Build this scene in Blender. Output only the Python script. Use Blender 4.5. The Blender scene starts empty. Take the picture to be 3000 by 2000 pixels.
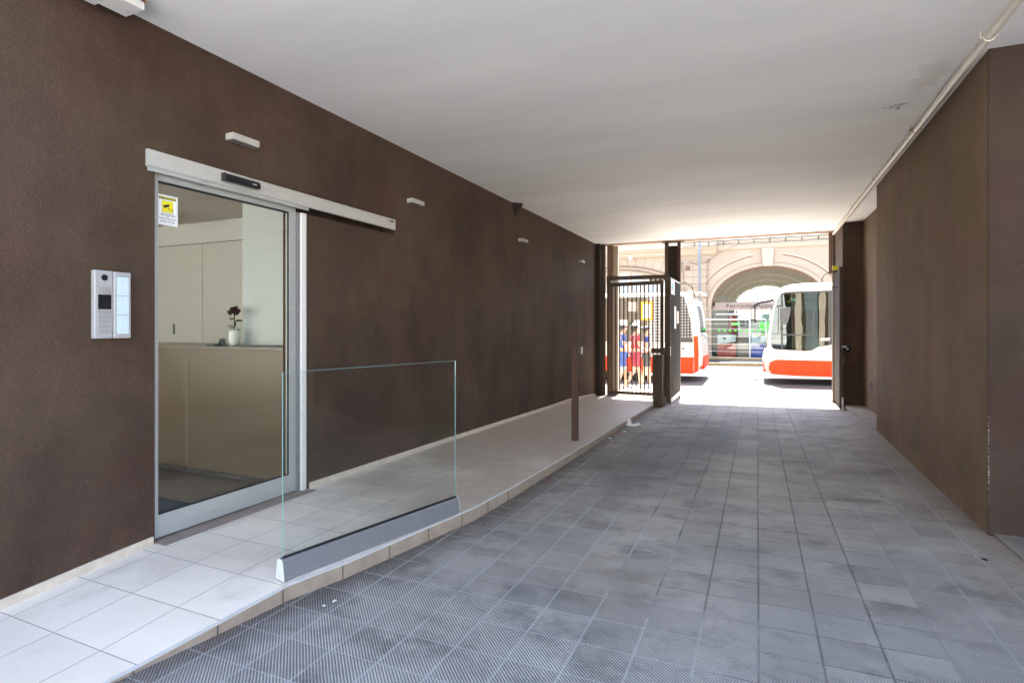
import bpy, bmesh, math, random
from mathutils import Vector, Matrix
random.seed(7)
C = bpy.context.scene
R = math.radians
# ------------------------------------------------------------------ camera
cam_d = bpy.data.cameras.new('camera'); cam = bpy.data.objects.new('camera', cam_d); C.collection.objects.link(cam)
cam_d.sensor_width = 36; cam_d.lens = 19.5; cam_d.shift_y = -0.0167; cam_d.clip_end = 400; cam_d.clip_start = 0.05
cam.location = (0, 0, 0); cam.rotation_euler = (R(90), 0, R(23.87)); C.camera = cam
# ------------------------------------------------------------------ world, sun, exposure
SUN_EL, SUN_AZ = 67.5, -6.0          # azimuth measured from +Y towards +X
w = bpy.data.worlds.new('World'); C.world = w; w.use_nodes = True
nt = w.node_tree; bg = nt.nodes['Background']
sky = nt.nodes.new('ShaderNodeTexSky'); sky.sky_type = 'NISHITA'; sky.sun_disc = False
sky.sun_elevation = R(SUN_EL); sky.sun_rotation = R(SUN_AZ); sky.dust_density = 1.5
nt.links.new(sky.outputs[0], bg.inputs[0]); bg.inputs[1].default_value = 0.13
sd = bpy.data.lights.new('sun', 'SUN'); sd.energy = 4.5; sd.angle = R(0.5); sd.color = (1, .93, .82)
so = bpy.data.objects.new('sun', sd); C.collection.objects.link(so)
d = Vector((math.sin(R(SUN_AZ)) * math.cos(R(SUN_EL)), math.cos(R(SUN_AZ)) * math.cos(R(SUN_EL)), math.sin(R(SUN_EL))))
so.rotation_euler = d.to_track_quat('Z', 'Y').to_euler(); so.location = (0, 20, 12)
C.view_settings.view_transform = 'Standard'; C.view_settings.look = 'None'; C.view_settings.gamma = 1
C.view_settings.exposure = 3.15
cy = C.cycles
cy.max_bounces = 14; cy.diffuse_bounces = 8; cy.glossy_bounces = 6; cy.transmission_bounces = 8; cy.transparent_max_bounces = 16
cy.use_denoising = True; cy.caustics_reflective = False; cy.caustics_refractive = False; cy.sample_clamp_indirect = 8

# ------------------------------------------------------------------ materials
class NT:
    def __init__(s, name):
        s.m = bpy.data.materials.new(name); s.m.use_nodes = True; s.t = s.m.node_tree; s.b = s.t.nodes['Principled BSDF']
        s.out = s.t.nodes['Material Output']
    def n(s, typ, **kw):
        x = s.t.nodes.new('ShaderNode' + typ)
        for k, v in kw.items():
            if k.startswith('i_'): x.inputs[k[2:].replace('_', ' ')].default_value = v
            else: setattr(x, k, v)
        return x
    def l(s, a, b): s.t.links.new(a, b)
    def coord(s): return s.n('TexCoord').outputs['Object']
    def geo(s): return s.n('NewGeometry').outputs['Position']
    def noise(s, vec, scale, detail=4, rough=.6):
        x = s.n('TexNoise'); x.inputs['Scale'].default_value = scale; x.inputs['Detail'].default_value = detail; x.inputs['Roughness'].default_value = rough
        s.l(vec, x.inputs['Vector']); return x.outputs['Fac']
    def ramp(s, fac, stops):
        x = s.n('ValToRGB'); e = x.color_ramp.elements
        while len(e) < len(stops): e.new(.5)
        for k, (p, c) in enumerate(stops):
            e[k].position = p; e[k].color = (c, c, c, 1) if isinstance(c, (int, float)) else (*c, 1)
        s.l(fac, x.inputs['Fac']); return x.outputs['Color']
    def mix(s, fac, a, b, blend='MIX'):
        x = s.n('Mix', data_type='RGBA', blend_type=blend)
        for inp, v in ((x.inputs[0], fac), (x.inputs[6], a), (x.inputs[7], b)):
            if isinstance(v, (int, float)): inp.default_value = v
            elif isinstance(v, tuple): inp.default_value = (*v, 1)
            else: s.l(v, inp)
        return x.outputs[2]
    def math(s, op, a, b=None, c=None):
        x = s.n('Math', operation=op)
        for k, v in enumerate((a, b, c)):
            if v is None: continue
            if isinstance(v, (int, float)): x.inputs[k].default_value = v
            else: s.l(v, x.inputs[k])
        return x.outputs[0]
    def scalev(s, vec, sc):
        x = s.n('Mapping'); x.inputs['Scale'].default_value = sc; s.l(vec, x.inputs['Vector']); return x.outputs[0]
    def sep(s, vec):
        x = s.n('SeparateXYZ'); s.l(vec, x.inputs[0]); return x.outputs
    def bump(s, h, strength, dist, normal=None):
        x = s.n('Bump'); x.inputs['Strength'].default_value = strength; x.inputs['Distance'].default_value = dist
        s.l(h, x.inputs['Height'])
        if normal is not None: s.l(normal, x.inputs['Normal'])
        return x.outputs['Normal']
    def base(s, c):
        if isinstance(c, tuple): s.b.inputs['Base Color'].default_value = (*c, 1)
        else: s.l(c, s.b.inputs['Base Color'])
    def rough(s, r):
        if isinstance(r, (int, float)): s.b.inputs['Roughness'].default_value = r
        else: s.l(r, s.b.inputs['Roughness'])
    def nrm(s, n): s.l(n, s.b.inputs['Normal'])

def simple(name, col, rough=.6, metal=0, var=.12, vscale=6, bump=0, bscale=60, spec=.5):
    m = NT(name); g = m.geo()
    c = m.ramp(m.noise(g, vscale), [(.3, tuple(x * (1 - var) for x in col)), (.7, tuple(min(1, x * (1 + var)) for x in col))])
    m.base(c); m.rough(rough); m.b.inputs['Metallic'].default_value = metal; m.b.inputs['Specular IOR Level'].default_value = spec
    if bump: m.nrm(m.bump(m.noise(g, bscale, 3), bump, .004))
    return m.m

def plaster(name, col, col2, spk=.80):
    m = NT(name); g = m.geo()
    big = m.noise(g, .9, 5, .65)
    streak = m.noise(m.scalev(g, (1.7, 1.7, .5)), 1.3, 6, .68)
    f = m.math('ADD', m.math('MULTIPLY', big, .65), m.math('MULTIPLY', streak, .35))
    c = m.mix(m.ramp(f, [(.38, 0), (.62, 1)]), col, col2)
    hue = m.noise(g, 1.6, 4, .6)
    c = m.mix(m.ramp(hue, [(.35, .55), (.5, 0)]), c, m.mix(1.0, c, (1.06, .90, .92), 'MULTIPLY'))
    c = m.mix(m.ramp(hue, [(.5, 0), (.65, .6)]), c, m.mix(1.0, c, (.98, 1.05, .86), 'MULTIPLY'))
    # scuffs and pale specks
    sp = m.ramp(m.noise(m.scalev(g, (1, 1, .55)), 27, 2, .5), [(spk, 0), (spk + .03, 1)])
    c = m.mix(m.math('MULTIPLY', sp, .5), c, (.26, .22, .18))
    zz = m.sep(g)[2]
    splash = m.ramp(m.math('ADD', m.math('MULTIPLY', m.math('ADD', zz, 1.35), -2.2), m.math('MULTIPLY', m.noise(m.scalev(g, (1, 1, .4)), 5, 6, .7), 1.5)), [(.45, 0), (.95, .45)])
    c = m.mix(splash, c, m.mix(1.0, c, (1.7, 1.65, 1.6), 'MULTIPLY'))
    scf = m.ramp(m.noise(m.scalev(g, (1, .35, 2.6)), 6.5, 3, .8), [(.70, 0), (.78, .35)])
    c = m.mix(scf, c, m.mix(1.0, c, (1.6, 1.6, 1.6), 'MULTIPLY'))
    fine = m.ramp(m.noise(g, 150, 4, .65), [(.25, .68), (.75, 1.32)])
    c = m.mix(1.0, c, fine, 'MULTIPLY')
    m.base(c); m.rough(.82); m.b.inputs['Specular IOR Level'].default_value = .22
    h = m.math('ADD', m.math('MULTIPLY', m.noise(g, 85, 4, .65), 1.0), m.math('MULTIPLY', m.noise(g, 9, 3), .8))
    m.nrm(m.bump(h, .9, .007))
    return m.m

def ceilmat():
    m = NT('white_ceiling_paint'); g = m.geo()
    f = m.noise(m.scalev(g, (.35, 1.2, 1)), 1.3, 5, .6)
    c = m.mix(m.ramp(f, [(.3, 0), (.72, 1)]), (.74, .735, .735), (.85, .845, .835))
    # damp stain and flaked paint beside the pipe
    s = m.sep(g)
    def blob(cx, cyy, rx, ry):
        a = m.math('DIVIDE', m.math('SUBTRACT', s[0], cx), rx); b = m.math('DIVIDE', m.math('SUBTRACT', s[1], cyy), ry)
        return m.math('SQRT', m.math('ADD', m.math('MULTIPLY', a, a), m.math('MULTIPLY', b, b)))
    dist = m.math('ADD', blob(1.15, 4.85, .13, .34), m.math('MULTIPLY', m.math('SUBTRACT', m.noise(g, 7, 5, .7), .5), 2.4))
    st = m.ramp(dist, [(.55, .85), (.95, 0)])
    c = m.mix(m.math('MULTIPLY', st, .55), c, (.55, .50, .45))
    d2 = m.math('ADD', blob(1.05, 5.45, .12, .1), m.math('MULTIPLY', m.math('SUBTRACT', m.noise(g, 22, 4, .7), .5), 4.0))
    fl = m.ramp(d2, [(.35, 1), (.42, 0)])
    c = m.mix(fl, c, (.33, .32, .31))
    m.base(c); m.rough(.75)
    m.nrm(m.bump(m.math('ADD', m.noise(g, 30, 4), m.math('MULTIPLY', m.noise(g, 2.2, 3), 4)), .12, .006))
    return m.m

def drivemat():
    m = NT('ribbed_concrete_tiles'); g = m.geo(); s = m.sep(g)
    TX, TY, X0, Y0 = .236, .2295, .004, 3.44
    u = m.math('DIVIDE', m.math('SUBTRACT', s[0], X0), TX); v = m.math('DIVIDE', m.math('SUBTRACT', s[1], Y0), TY)
    iu, iv = m.math('FLOOR', u), m.math('FLOOR', v)
    comb = m.n('CombineXYZ'); m.l(iu, comb.inputs[0]); m.l(iv, comb.inputs[1])
    wn = m.n('TexWhiteNoise', noise_dimensions='2D'); m.l(comb.outputs[0], wn.inputs['Vector'])
    rnd = wn.outputs['Value']
    wn2 = m.n('TexWhiteNoise', noise_dimensions='3D'); cb = m.n('CombineXYZ'); m.l(iu, cb.inputs[0]); m.l(iv, cb.inputs[1]); cb.inputs[2].default_value = 3.3
    m.l(cb.outputs[0], wn2.inputs['Vector']); rnd2 = wn2.outputs['Value']
    # two replaced tiles turned a quarter, plus a few odd ones
    def eq(a, k): return m.math('COMPARE', a, k, .1)
    swap = m.math('MULTIPLY', m.math('ADD', eq(iu, -5), eq(iu, -4)), eq(iv, -4))
    swap = m.math('MAXIMUM', swap, m.math('GREATER_THAN', rnd2, .995))
    diag1 = m.math('ADD', s[0], s[1]); diag2 = m.math('SUBTRACT', s[0], s[1])
    dd = m.n('Mix', data_type='FLOAT'); m.l(swap, dd.inputs[0]); m.l(diag1, dd.inputs[2]); m.l(diag2, dd.inputs[3])
    warp = m.math('MULTIPLY', m.math('SUBTRACT', m.noise(g, 14, 2), .5), .0035)
    ph = m.math('MULTIPLY', m.math('ADD', dd.outputs[0], warp), 2 * math.pi / .0172)
    rib = m.math('MULTIPLY_ADD', m.math('SINE', ph), .5, .5)
    # wear: ribs polished flat in the middle of the lane and near the street
    wear = m.ramp(m.math('ADD', m.math('ADD', m.noise(g, 1.7, 5, .7), m.math('MULTIPLY', m.math('SUBTRACT', rnd, .5), .22)), m.math('MULTIPLY_ADD', m.math('SUBTRACT', s[1], 4.5), .04, m.math('MULTIPLY', m.math('ADD', s[0], .2), .06))), [(.50, 1), (.84, .4)])
    ribw = m.math('MULTIPLY', rib, wear)
    fu = m.math('FRACT', u); fv = m.math('FRACT', v)
    eu = m.math('MINIMUM', fu, m.math('SUBTRACT', 1, fu)); ev = m.math('MINIMUM', fv, m.math('SUBTRACT', 1, fv))
    jn = m.math('MULTIPLY', m.math('SUBTRACT', m.noise(g, 40, 2), .5), .012)
    gu = m.ramp(m.math('ADD', eu, jn), [(.014, 1), (.027, 0)]); gv = m.ramp(m.math('ADD', ev, jn), [(.009, 1), (.022, 0)])
    gro = m.math('MAXIMUM', gu, m.math('MULTIPLY', gv, .95))
    # colour
    tone = m.mix(m.ramp(m.noise(g, .8, 5, .65), [(.35, 0), (.65, 1)]), (.30, .288, .275), (.45, .43, .395))
    tone = m.mix(1.0, tone, m.ramp(rnd, [(0, .90), (1, 1.08)]), 'MULTIPLY')
    tone = m.mix(m.math('MULTIPLY', m.math('GREATER_THAN', rnd2, .95), .22), tone, (.30, .25, .225))
    tone = m.mix(m.math('MULTIPLY', swap, .45), tone, (.17, .165, .17))
    blot = m.ramp(m.noise(m.scalev(g, (1, 1.4, 1)), 2.3, 7, .72), [(.50, 0), (.66, 1)])
    tone = m.mix(m.math('MULTIPLY', blot, .62), tone, (.125, .118, .112))
    pale = m.ramp(m.noise(m.scalev(g, (1.3, .8, 1)), 2.1, 7, .72), [(.54, 0), (.68, 1)])
    tone = m.mix(m.math('MULTIPLY', pale, .45), tone, (.52, .50, .46))
    def blob(cx, cyy, rx, ry, k=1.6, sc=2.2):
        a = m.math('DIVIDE', m.math('SUBTRACT', s[0], cx), rx); b = m.math('DIVIDE', m.math('SUBTRACT', s[1], cyy), ry)
        dd_ = m.math('SQRT', m.math('ADD', m.math('MULTIPLY', a, a), m.math('MULTIPLY', b, b)))
        return m.ramp(m.math('ADD', dd_, m.math('MULTIPLY', m.math('SUBTRACT', m.noise(g, sc, 5, .7), .5), k)), [(.45, 1), (1.1, 0)])
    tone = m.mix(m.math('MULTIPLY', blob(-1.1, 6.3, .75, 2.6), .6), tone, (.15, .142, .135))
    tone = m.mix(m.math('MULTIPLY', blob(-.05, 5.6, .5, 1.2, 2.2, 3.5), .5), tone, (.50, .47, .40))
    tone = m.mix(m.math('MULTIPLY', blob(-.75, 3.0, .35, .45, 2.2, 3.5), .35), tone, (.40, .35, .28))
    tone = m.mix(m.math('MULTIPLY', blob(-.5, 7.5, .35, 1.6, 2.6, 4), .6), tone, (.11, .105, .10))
    # dirt along the kerb and dust along the right wall
    ke = m.math('ADD', m.math('ADD', s[0], m.math('MAXIMUM', 1.80, m.math('MULTIPLY_ADD', s[1], -.215, 2.60))), m.math('MULTIPLY', m.math('SUBTRACT', m.noise(g, 6, 6, .75), .5), .35))
    tone = m.mix(m.ramp(ke, [(.03, .85), (.26, 0)]), tone, (.13, .112, .098))
    re_ = m.math('ADD', m.math('SUBTRACT', 1.39, s[0]), m.math('MULTIPLY', m.math('SUBTRACT', m.noise(g, 5, 6, .75), .5), .5))
    tone = m.mix(m.ramp(re_, [(.04, .75), (.42, 0)]), tone, (.27, .225, .19))
    groove = m.math('SUBTRACT', m.math('MULTIPLY_ADD', wear, .28, 1), m.math('MULTIPLY', m.math('MULTIPLY', m.math('SUBTRACT', 1, rib), wear), .92))
    tone = m.mix(1.0, tone, groove, 'MULTIPLY')
    tone = m.mix(m.ramp(m.math('ADD', m.math('MULTIPLY', s[1], .12), m.math('MULTIPLY', m.noise(g, .9, 3), .5)), [(.5, 0), (1.1, .8)]), tone, m.mix(1.0, tone, (.98, .90, .82), 'MULTIPLY'))  # tiles tinted warmer towards the street, painting in its bounced light
    speck = m.ramp(m.noise(g, 55, 2), [(.76, 0), (.79, 1)])
    tone = m.mix(m.math('MULTIPLY', speck, .35), tone, (.55, .54, .52))
    # joints: pale cement on the near left, dark dirt from the lane's middle to the right
    gsel = m.ramp(m.math('ADD', m.math('MULTIPLY_ADD', s[0], .28, .62), m.math('MULTIPLY_ADD', m.math('SUBTRACT', m.noise(g, 1.3, 3), .5), .9, m.math('MULTIPLY', m.math('SUBTRACT', s[1], 3.4), .11))), [(.42, 0), (.58, 1)])
    gsel = m.math('MULTIPLY', gsel, m.ramp(m.math('MULTIPLY', s[0], 1), [(.62, 1), (.80, .25)]))
    gcol = m.mix(gsel, (.43, .43, .425), (.075, .073, .072))
    tone = m.mix(m.math('MULTIPLY', gro, m.ramp(m.noise(g, 3.3, 4, .7), [(.3, .35), (.65, .85)])), tone, gcol)
    m.base(tone); m.rough(m.ramp(m.noise(g, 4, 4), [(.3, .62), (.7, .82)]))
    m.b.inputs['Specular IOR Level'].default_value = .4
    h = m.math('SUBTRACT', m.math('MULTIPLY', ribw, 1.0), m.math('MULTIPLY', gro, .7))
    h = m.math('ADD', h, m.math('MULTIPLY', m.noise(g, 60, 3), .25))
    m.nrm(m.bump(h, .55, .004))
    return m.m

def tilemat(name, c1, c2, xo, yo, size=.335, joint=.006, gcol=(.16, .15, .145)):
    m = NT(name); g = m.geo(); s = m.sep(g)
    u = m.math('DIVIDE', m.math('SUBTRACT', s[0], xo), size); v = m.math('DIVIDE', m.math('SUBTRACT', s[1], yo), size)
    fu, fv = m.math('FRACT', u), m.math('FRACT', v)
    e = m.math('MINIMUM', m.math('MINIMUM', fu, m.math('SUBTRACT', 1, fu)), m.math('MINIMUM', fv, m.math('SUBTRACT', 1, fv)))
    gr = m.ramp(e, [(joint * .7, 1), (joint * 1.4, 0)])
    cb = m.n('CombineXYZ'); m.l(m.math('FLOOR', u), cb.inputs[0]); m.l(m.math('FLOOR', v), cb.inputs[1])
    wn = m.n('TexWhiteNoise', noise_dimensions='2D'); m.l(cb.outputs[0], wn.inputs['Vector'])
    c = m.mix(m.ramp(m.noise(g, 2.2, 6, .65), [(.3, 0), (.7, 1)]), c1, c2)
    c = m.mix(1.0, c, m.ramp(wn.outputs['Value'], [(0, .94), (1, 1.05)]), 'MULTIPLY')
    dirt = m.ramp(m.noise(m.scalev(g, (1, .6, 1)), 5, 6, .7), [(.56, 0), (.8, 1)])
    c = m.mix(m.math('MULTIPLY', dirt, .35), c, (.22, .19, .16))
    grime = m.ramp(m.math('ADD', m.math('MULTIPLY', s[1], .10), m.math('MULTIPLY', m.noise(g, 1.1, 5, .65), 1.0)), [(.70, 0), (1.05, 1)])
    c = m.mix(m.math('MULTIPLY', grime, .72), c, (.38, .30, .225))
    c = m.mix(m.math('MULTIPLY', gr, .8), c, gcol)
    m.base(c); m.rough(.5); m.b.inputs['Specular IOR Level'].default_value = .4
    m.nrm(m.bump(m.math('SUBTRACT', m.math('MULTIPLY', m.noise(g, 30, 3), .3), gr), .3, .002))
    return m.m

def glassmat(name, tint=(1, 1, 1), ior=1.5, spec=1.0, wav=0.0, fac_add=0.0):
    m = NT(name); m.t.nodes.remove(m.b)
    tr = m.n('BsdfTransparent'); tr.inputs[0].default_value = (*tint, 1)
    gl = m.n('BsdfGlossy'); gl.inputs[0].default_value = (spec, spec, spec, 1); gl.inputs['Roughness'].default_value = .0
    gg = m.n('NewGeometry'); dp = m.n('VectorMath', operation='DOT_PRODUCT'); m.l(gg.outputs['Incoming'], dp.inputs[0]); m.l(gg.outputs['Normal'], dp.inputs[1])
    k = m.math('SUBTRACT', 1, m.math('ABSOLUTE', dp.outputs['Value'])); r0 = ((ior - 1) / (ior + 1)) ** 2
    fres = m.math('MULTIPLY_ADD', m.math('POWER', k, 5), 1 - r0, r0 + fac_add)
    if wav:
        g = m.geo(); n = m.bump(m.noise(m.scalev(g, (1, 1, .35)), 1.1, 2), wav, .05); m.l(n, gl.inputs['Normal'])
    mx = m.n('MixShader'); m.l(fres, mx.inputs[0]); m.l(tr.outputs[0], mx.inputs[1]); m.l(gl.outputs[0], mx.inputs[2])
    m.l(mx.outputs[0], m.out.inputs[0])
    return m.m

def brushed(name, col, rough=.38, metal=.85):
    m = NT(name); g = m.geo()
    f = m.noise(m.scalev(g, (18, 3, 60)), 3, 4)
    m.base(m.ramp(f, [(.3, tuple(x * .88 for x in col)), (.7, tuple(x * 1.08 for x in col))]))
    m.rough(m.ramp(f, [(.3, rough * .8), (.7, rough * 1.25)])); m.b.inputs['Metallic'].default_value = metal
    return m.m

def rustpaint(name, col, rust=.3):
    m = NT(name); g = m.geo()
    c = m.mix(m.ramp(m.noise(g, 9, 6, .7), [(.55, 0), (.72, 1)]), col, (.12, .05, .028))
    c2 = m.mix(rust, col, c)
    c2 = m.mix(m.ramp(m.noise(g, 60, 3), [(.2, .25), (.8, 0)]), c2, tuple(x * 1.8 for x in col))
    m.base(c2); m.rough(.75); m.b.inputs['Specular IOR Level'].default_value = .12; m.nrm(m.bump(m.noise(g, 90, 3), .2, .002))
    return m.m

def perfmat(name, panel, hole, pitch, hx=.5, x0=-99, x1=99, fade=None):
    m = NT(name); g = m.geo(); s = m.sep(g)
    fu = m.math('FRACT', m.math('DIVIDE', s[0], pitch)); fv = m.math('FRACT', m.math('DIVIDE', s[2], pitch))
    a = m.math('MULTIPLY', m.math('GREATER_THAN', fu, 1 - hx), m.math('GREATER_THAN', fv, 1 - hx))
    m.base(m.mix(a, panel, hole)); m.rough(.6)
    return m.m

M = {}
M['wall'] = plaster('brown_textured_plaster', (.051, .031, .0215), (.092, .058, .040))
M['wall2'] = plaster('lit_brown_plaster', (.140, .090, .056), (.205, .136, .090), .745)  # lighter copy of the wall plaster, the right wall's brightness in its colour
M['wall4'] = plaster('shaded_brown_plaster', (.034, .0215, .0165), (.056, .037, .029))  # darker copy of the wall plaster, shade of the end face in its colour
M['wall3'] = plaster('lit_recess_plaster', (.13, .085, .055), (.17, .115, .078))  # lighter copy of the wall plaster, light on the recess in its colour
M['ceiling'] = ceilmat()
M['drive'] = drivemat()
M['tile'] = tilemat('pale_walkway_tiles', (.80, .71, .60), (.87, .80, .70), -2.83, 1.75)
M['kerb'] = simple('beige_kerb_tiles', (.36, .275, .21), .6, var=.15, vscale=9, bump=.2)
M['kerbtrim'] = simple('kerb_edge_trim', (.60, .58, .56), .45)
M['joint'] = simple('kerb_joint_grout', (.13, .10, .08), .9)
M['skirt'] = simple('beige_skirting', (.60, .50, .40), .55, var=.12, vscale=14)
M['chip'] = simple('exposed_plaster', (.38, .33, .29), .9, var=.2, vscale=60)
M['ledge'] = simple('dusty_ledge_concrete', (.30, .255, .21), .9, var=.2, vscale=7, bump=.3)
M['thresh'] = simple('brown_threshold', (.27, .215, .18), .7, var=.15, vscale=12)
M['concrete'] = simple('rough_concrete', (.185, .16, .14), .9, var=.2, vscale=7, bump=.4)
M['nearpave'] = simple('pale_bounce_paving', (.60, .575, .53), .85, var=.06, vscale=3, bump=.2)  # near paving added and kept pale to bounce sunlight onto the ceiling
M['court'] = simple('pale_courtyard_paving', (.50, .49, .47), .8, var=.06)
M['asphalt'] = simple('sunlit_asphalt', (.075, .068, .066), .85, var=.1, vscale=3, bump=.3)
M['pave2'] = simple('far_pavement', (.20, .18, .15), .85, var=.3, vscale=2.5, bump=.3)
M['alu'] = brushed('brushed_aluminium', (.56, .535, .50), .5, .3)
M['alu_grey'] = brushed('grey_anodised_frame', (.46, .455, .435), .5, .25)
M['jamb'] = brushed('pale_jamb_profile', (.80, .77, .74), .5, .1)
M['alu_dark'] = brushed('steel_channel', (.20, .195, .20), .5, .15)
M['white_cap'] = simple('pale_end_cap', (.62, .64, .65), .5)
M['black'] = simple('black_plastic', (.012, .012, .013), .28)
M['blackm'] = simple('matt_black', (.010, .010, .010), .7)
M['gasket'] = simple('rubber_gasket', (.015, .015, .016), .6)
M['glass'] = glassmat('door_glass', (.95, .95, .92), 1.5, .9)
M['glass_rail'] = glassmat('railing_glass', (.965, .985, .98), 1.5, .8)
M['glass_edge'] = simple('green_glass_edge', (.20, .36, .34), .15)
M['plaque'] = simple('white_plastic', (.70, .69, .68), .45)
M['silver'] = brushed('silver_plastic', (.52, .50, .49), .4, .35)
M['keys'] = simple('keypad_grey', (.32, .295, .28), .5)
M['names'] = simple('name_labels', (.62, .72, .76), .35, var=.04)
M['names_line'] = simple('name_label_lines', (.36, .42, .45), .5)
M['yellow'] = simple('sign_yellow', (.78, .66, .02), .5, var=.04)
M['paper'] = simple('white_paper', (.80, .79, .78), .7, var=.03)
M['ink'] = simple('black_ink', (.012, .012, .012), .6)
M['lamp'] = simple('grey_lamp_housing', (.42, .40, .37), .5)
M['lampglass'] = simple('frosted_lamp_glass', (.22, .205, .185), .25)
M['pipe'] = simple('cream_painted_pipe', (.62, .57, .49), .4, var=.08, vscale=3)
M['rust'] = simple('rusty_clamp', (.20, .10, .06), .8, var=.3, vscale=40)
M['brown'] = rustpaint('brown_gate_paint', (.088, .064, .048), .3)
M['brown_rust'] = rustpaint('weathered_brown_post', (.070, .043, .031), .8)
M['beam'] = rustpaint('brown_lintel_paint', (.20, .13, .095), .2)
M['rib'] = simple('ribbed_grey_panel', (.062, .057, .052), .7, var=.15, vscale=4, spec=.12)
M['darkb'] = simple('dark_brown', (.035, .026, .021), .8, spec=.08)
# interior
M['iwhite'] = simple('interior_white', (.64, .66, .63), .6, var=.02)
M['icup'] = simple('cupboard_laminate', (.58, .58, .54), .35, var=.02)
M['pillar'] = simple('pillar_paint', (.47, .51, .50), .6, var=.02)
M['iceil'] = simple('interior_ceiling', (.62, .56, .49), .8, var=.04)
M['desk'] = simple('desk_front', (.115, .077, .040), .3, var=.05)
M['desktop'] = simple('desk_top', (.20, .165, .12), .3, var=.05)
M['ifloor'] = simple('interior_floor', (.11, .085, .065), .35, var=.2, vscale=5)
M['mat'] = simple('blue_doormat', (.018, .032, .060), .95, var=.2, vscale=40)
M['line'] = simple('shadow_gap', (.05, .045, .04), .8)
M['vase'] = simple('ceramic_vase', (.70, .71, .68), .4, bump=.6, bscale=22)
M['rose'] = simple('dark_red_rose', (.030, .006, .010), .6)
M['leaf'] = simple('rose_leaf', (.022, .045, .016), .5)
# outside
M['cream'] = simple('cream_facade_render', (.42, .335, .245), .85, var=.07, vscale=1.2, bump=.15)
M['cream2'] = simple('cream_facade_trim', (.47, .39, .295), .85, var=.05, vscale=2)
M['crack'] = simple('facade_joint', (.20, .12, .08), .9)
M['reveal'] = simple('arch_reveal', (.21, .145, .11), .8)
M['signband'] = simple('sign_band', (.33, .255, .21), .6, var=.04)
M['signink'] = simple('sign_letters', (.07, .045, .035), .6)
M['frame'] = simple('window_frame', (.14, .16, .16), .5)
M['hall'] = simple('hall_wall', (.25, .22, .17), .8)
M['hall2'] = simple('hall_grey_counter', (.30, .32, .30), .6, var=.3, vscale=2.5)
M['hallfloor'] = simple('hall_floor', (.25, .22, .19), .5, var=.2)
M['buswhite'] = simple('bus_white_paint', (.56, .51, .45), .4, var=.03, vscale=1.5)
M['busred'] = simple('bus_orange_red_paint', (.70, .05, .010), .5, var=.05, vscale=2, spec=.15)
M['busglass'] = glassmat('bus_tinted_glass', (.17, .29, .26), 1.55, 1.0, .12, .06)
M['busdark'] = simple('bus_dark_interior', (.03, .034, .036), .6)
M['busglassdark'] = glassmat('dark_bus_glass', (.05, .06, .065), 1.6, 1.0, .12, .06)
M['tyre'] = simple('tyre_rubber', (.02, .02, .02), .8)
M['perf'] = perfmat('perforated_grille', (.44, .43, .41), (.015, .017, .02), .105, .52)
M['perfdark'] = perfmat('dark_perforated_film', (.03, .033, .037), (.34, .34, .33), .095, .45)
M['red'] = simple('machine_red', (.55, .05, .04), .5)
M['blue'] = simple('machine_blue', (.03, .08, .42), .5)
M['green'] = simple('sticker_green', (.08, .75, .06), .5)
M['galv'] = simple('galvanised_tube', (.62, .61, .60), .35, metal=.4)
M['wire'] = simple('pale_fence_tube', (.33, .325, .32), .5)
M['grey'] = simple('lamp_post_grey', (.20, .215, .225), .5)
M['tarp'] = simple('black_tarpaulin', (.02, .023, .027), .45, bump=.8, bscale=12)
M['orange'] = simple('orange_card', (.85, .33, .02), .6)
M['sand'] = simple('yellow_kerb_stone', (.28, .20, .10), .85, var=.3, vscale=5)
M['mauve'] = simple('dark_road_strip', (.055, .035, .036), .9)
M['roadwhite'] = simple('road_paint', (.75, .74, .72), .8)
M['skin'] = simple('skin', (.55, .30, .20), .55, var=.05)
M['hair'] = simple('black_hair', (.012, .010, .010), .5)
M['cblue'] = simple('royal_blue_jersey', (.02, .065, .26), .8)
M['cteal'] = simple('turquoise_trim', (.03, .52, .60), .8)
M['cred'] = simple('crimson_jersey', (.33, .018, .04), .8)
M['cnavy'] = simple('navy_cloth', (.012, .03, .16), .8)
M['cwhite'] = simple('white_cloth', (.75, .75, .73), .8)
M['petal'] = simple('magenta_petal', (.40, .01, .13), .6)
M['grit'] = simple('dry_litter', (.16, .10, .055), .9, var=.5, vscale=60)
M['dryleaf'] = simple('pale_debris', (.55, .50, .42), .9, var=.3, vscale=40)
M['green_led'] = simple('teal_plastic', (.02, .5, .5), .4)

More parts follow.
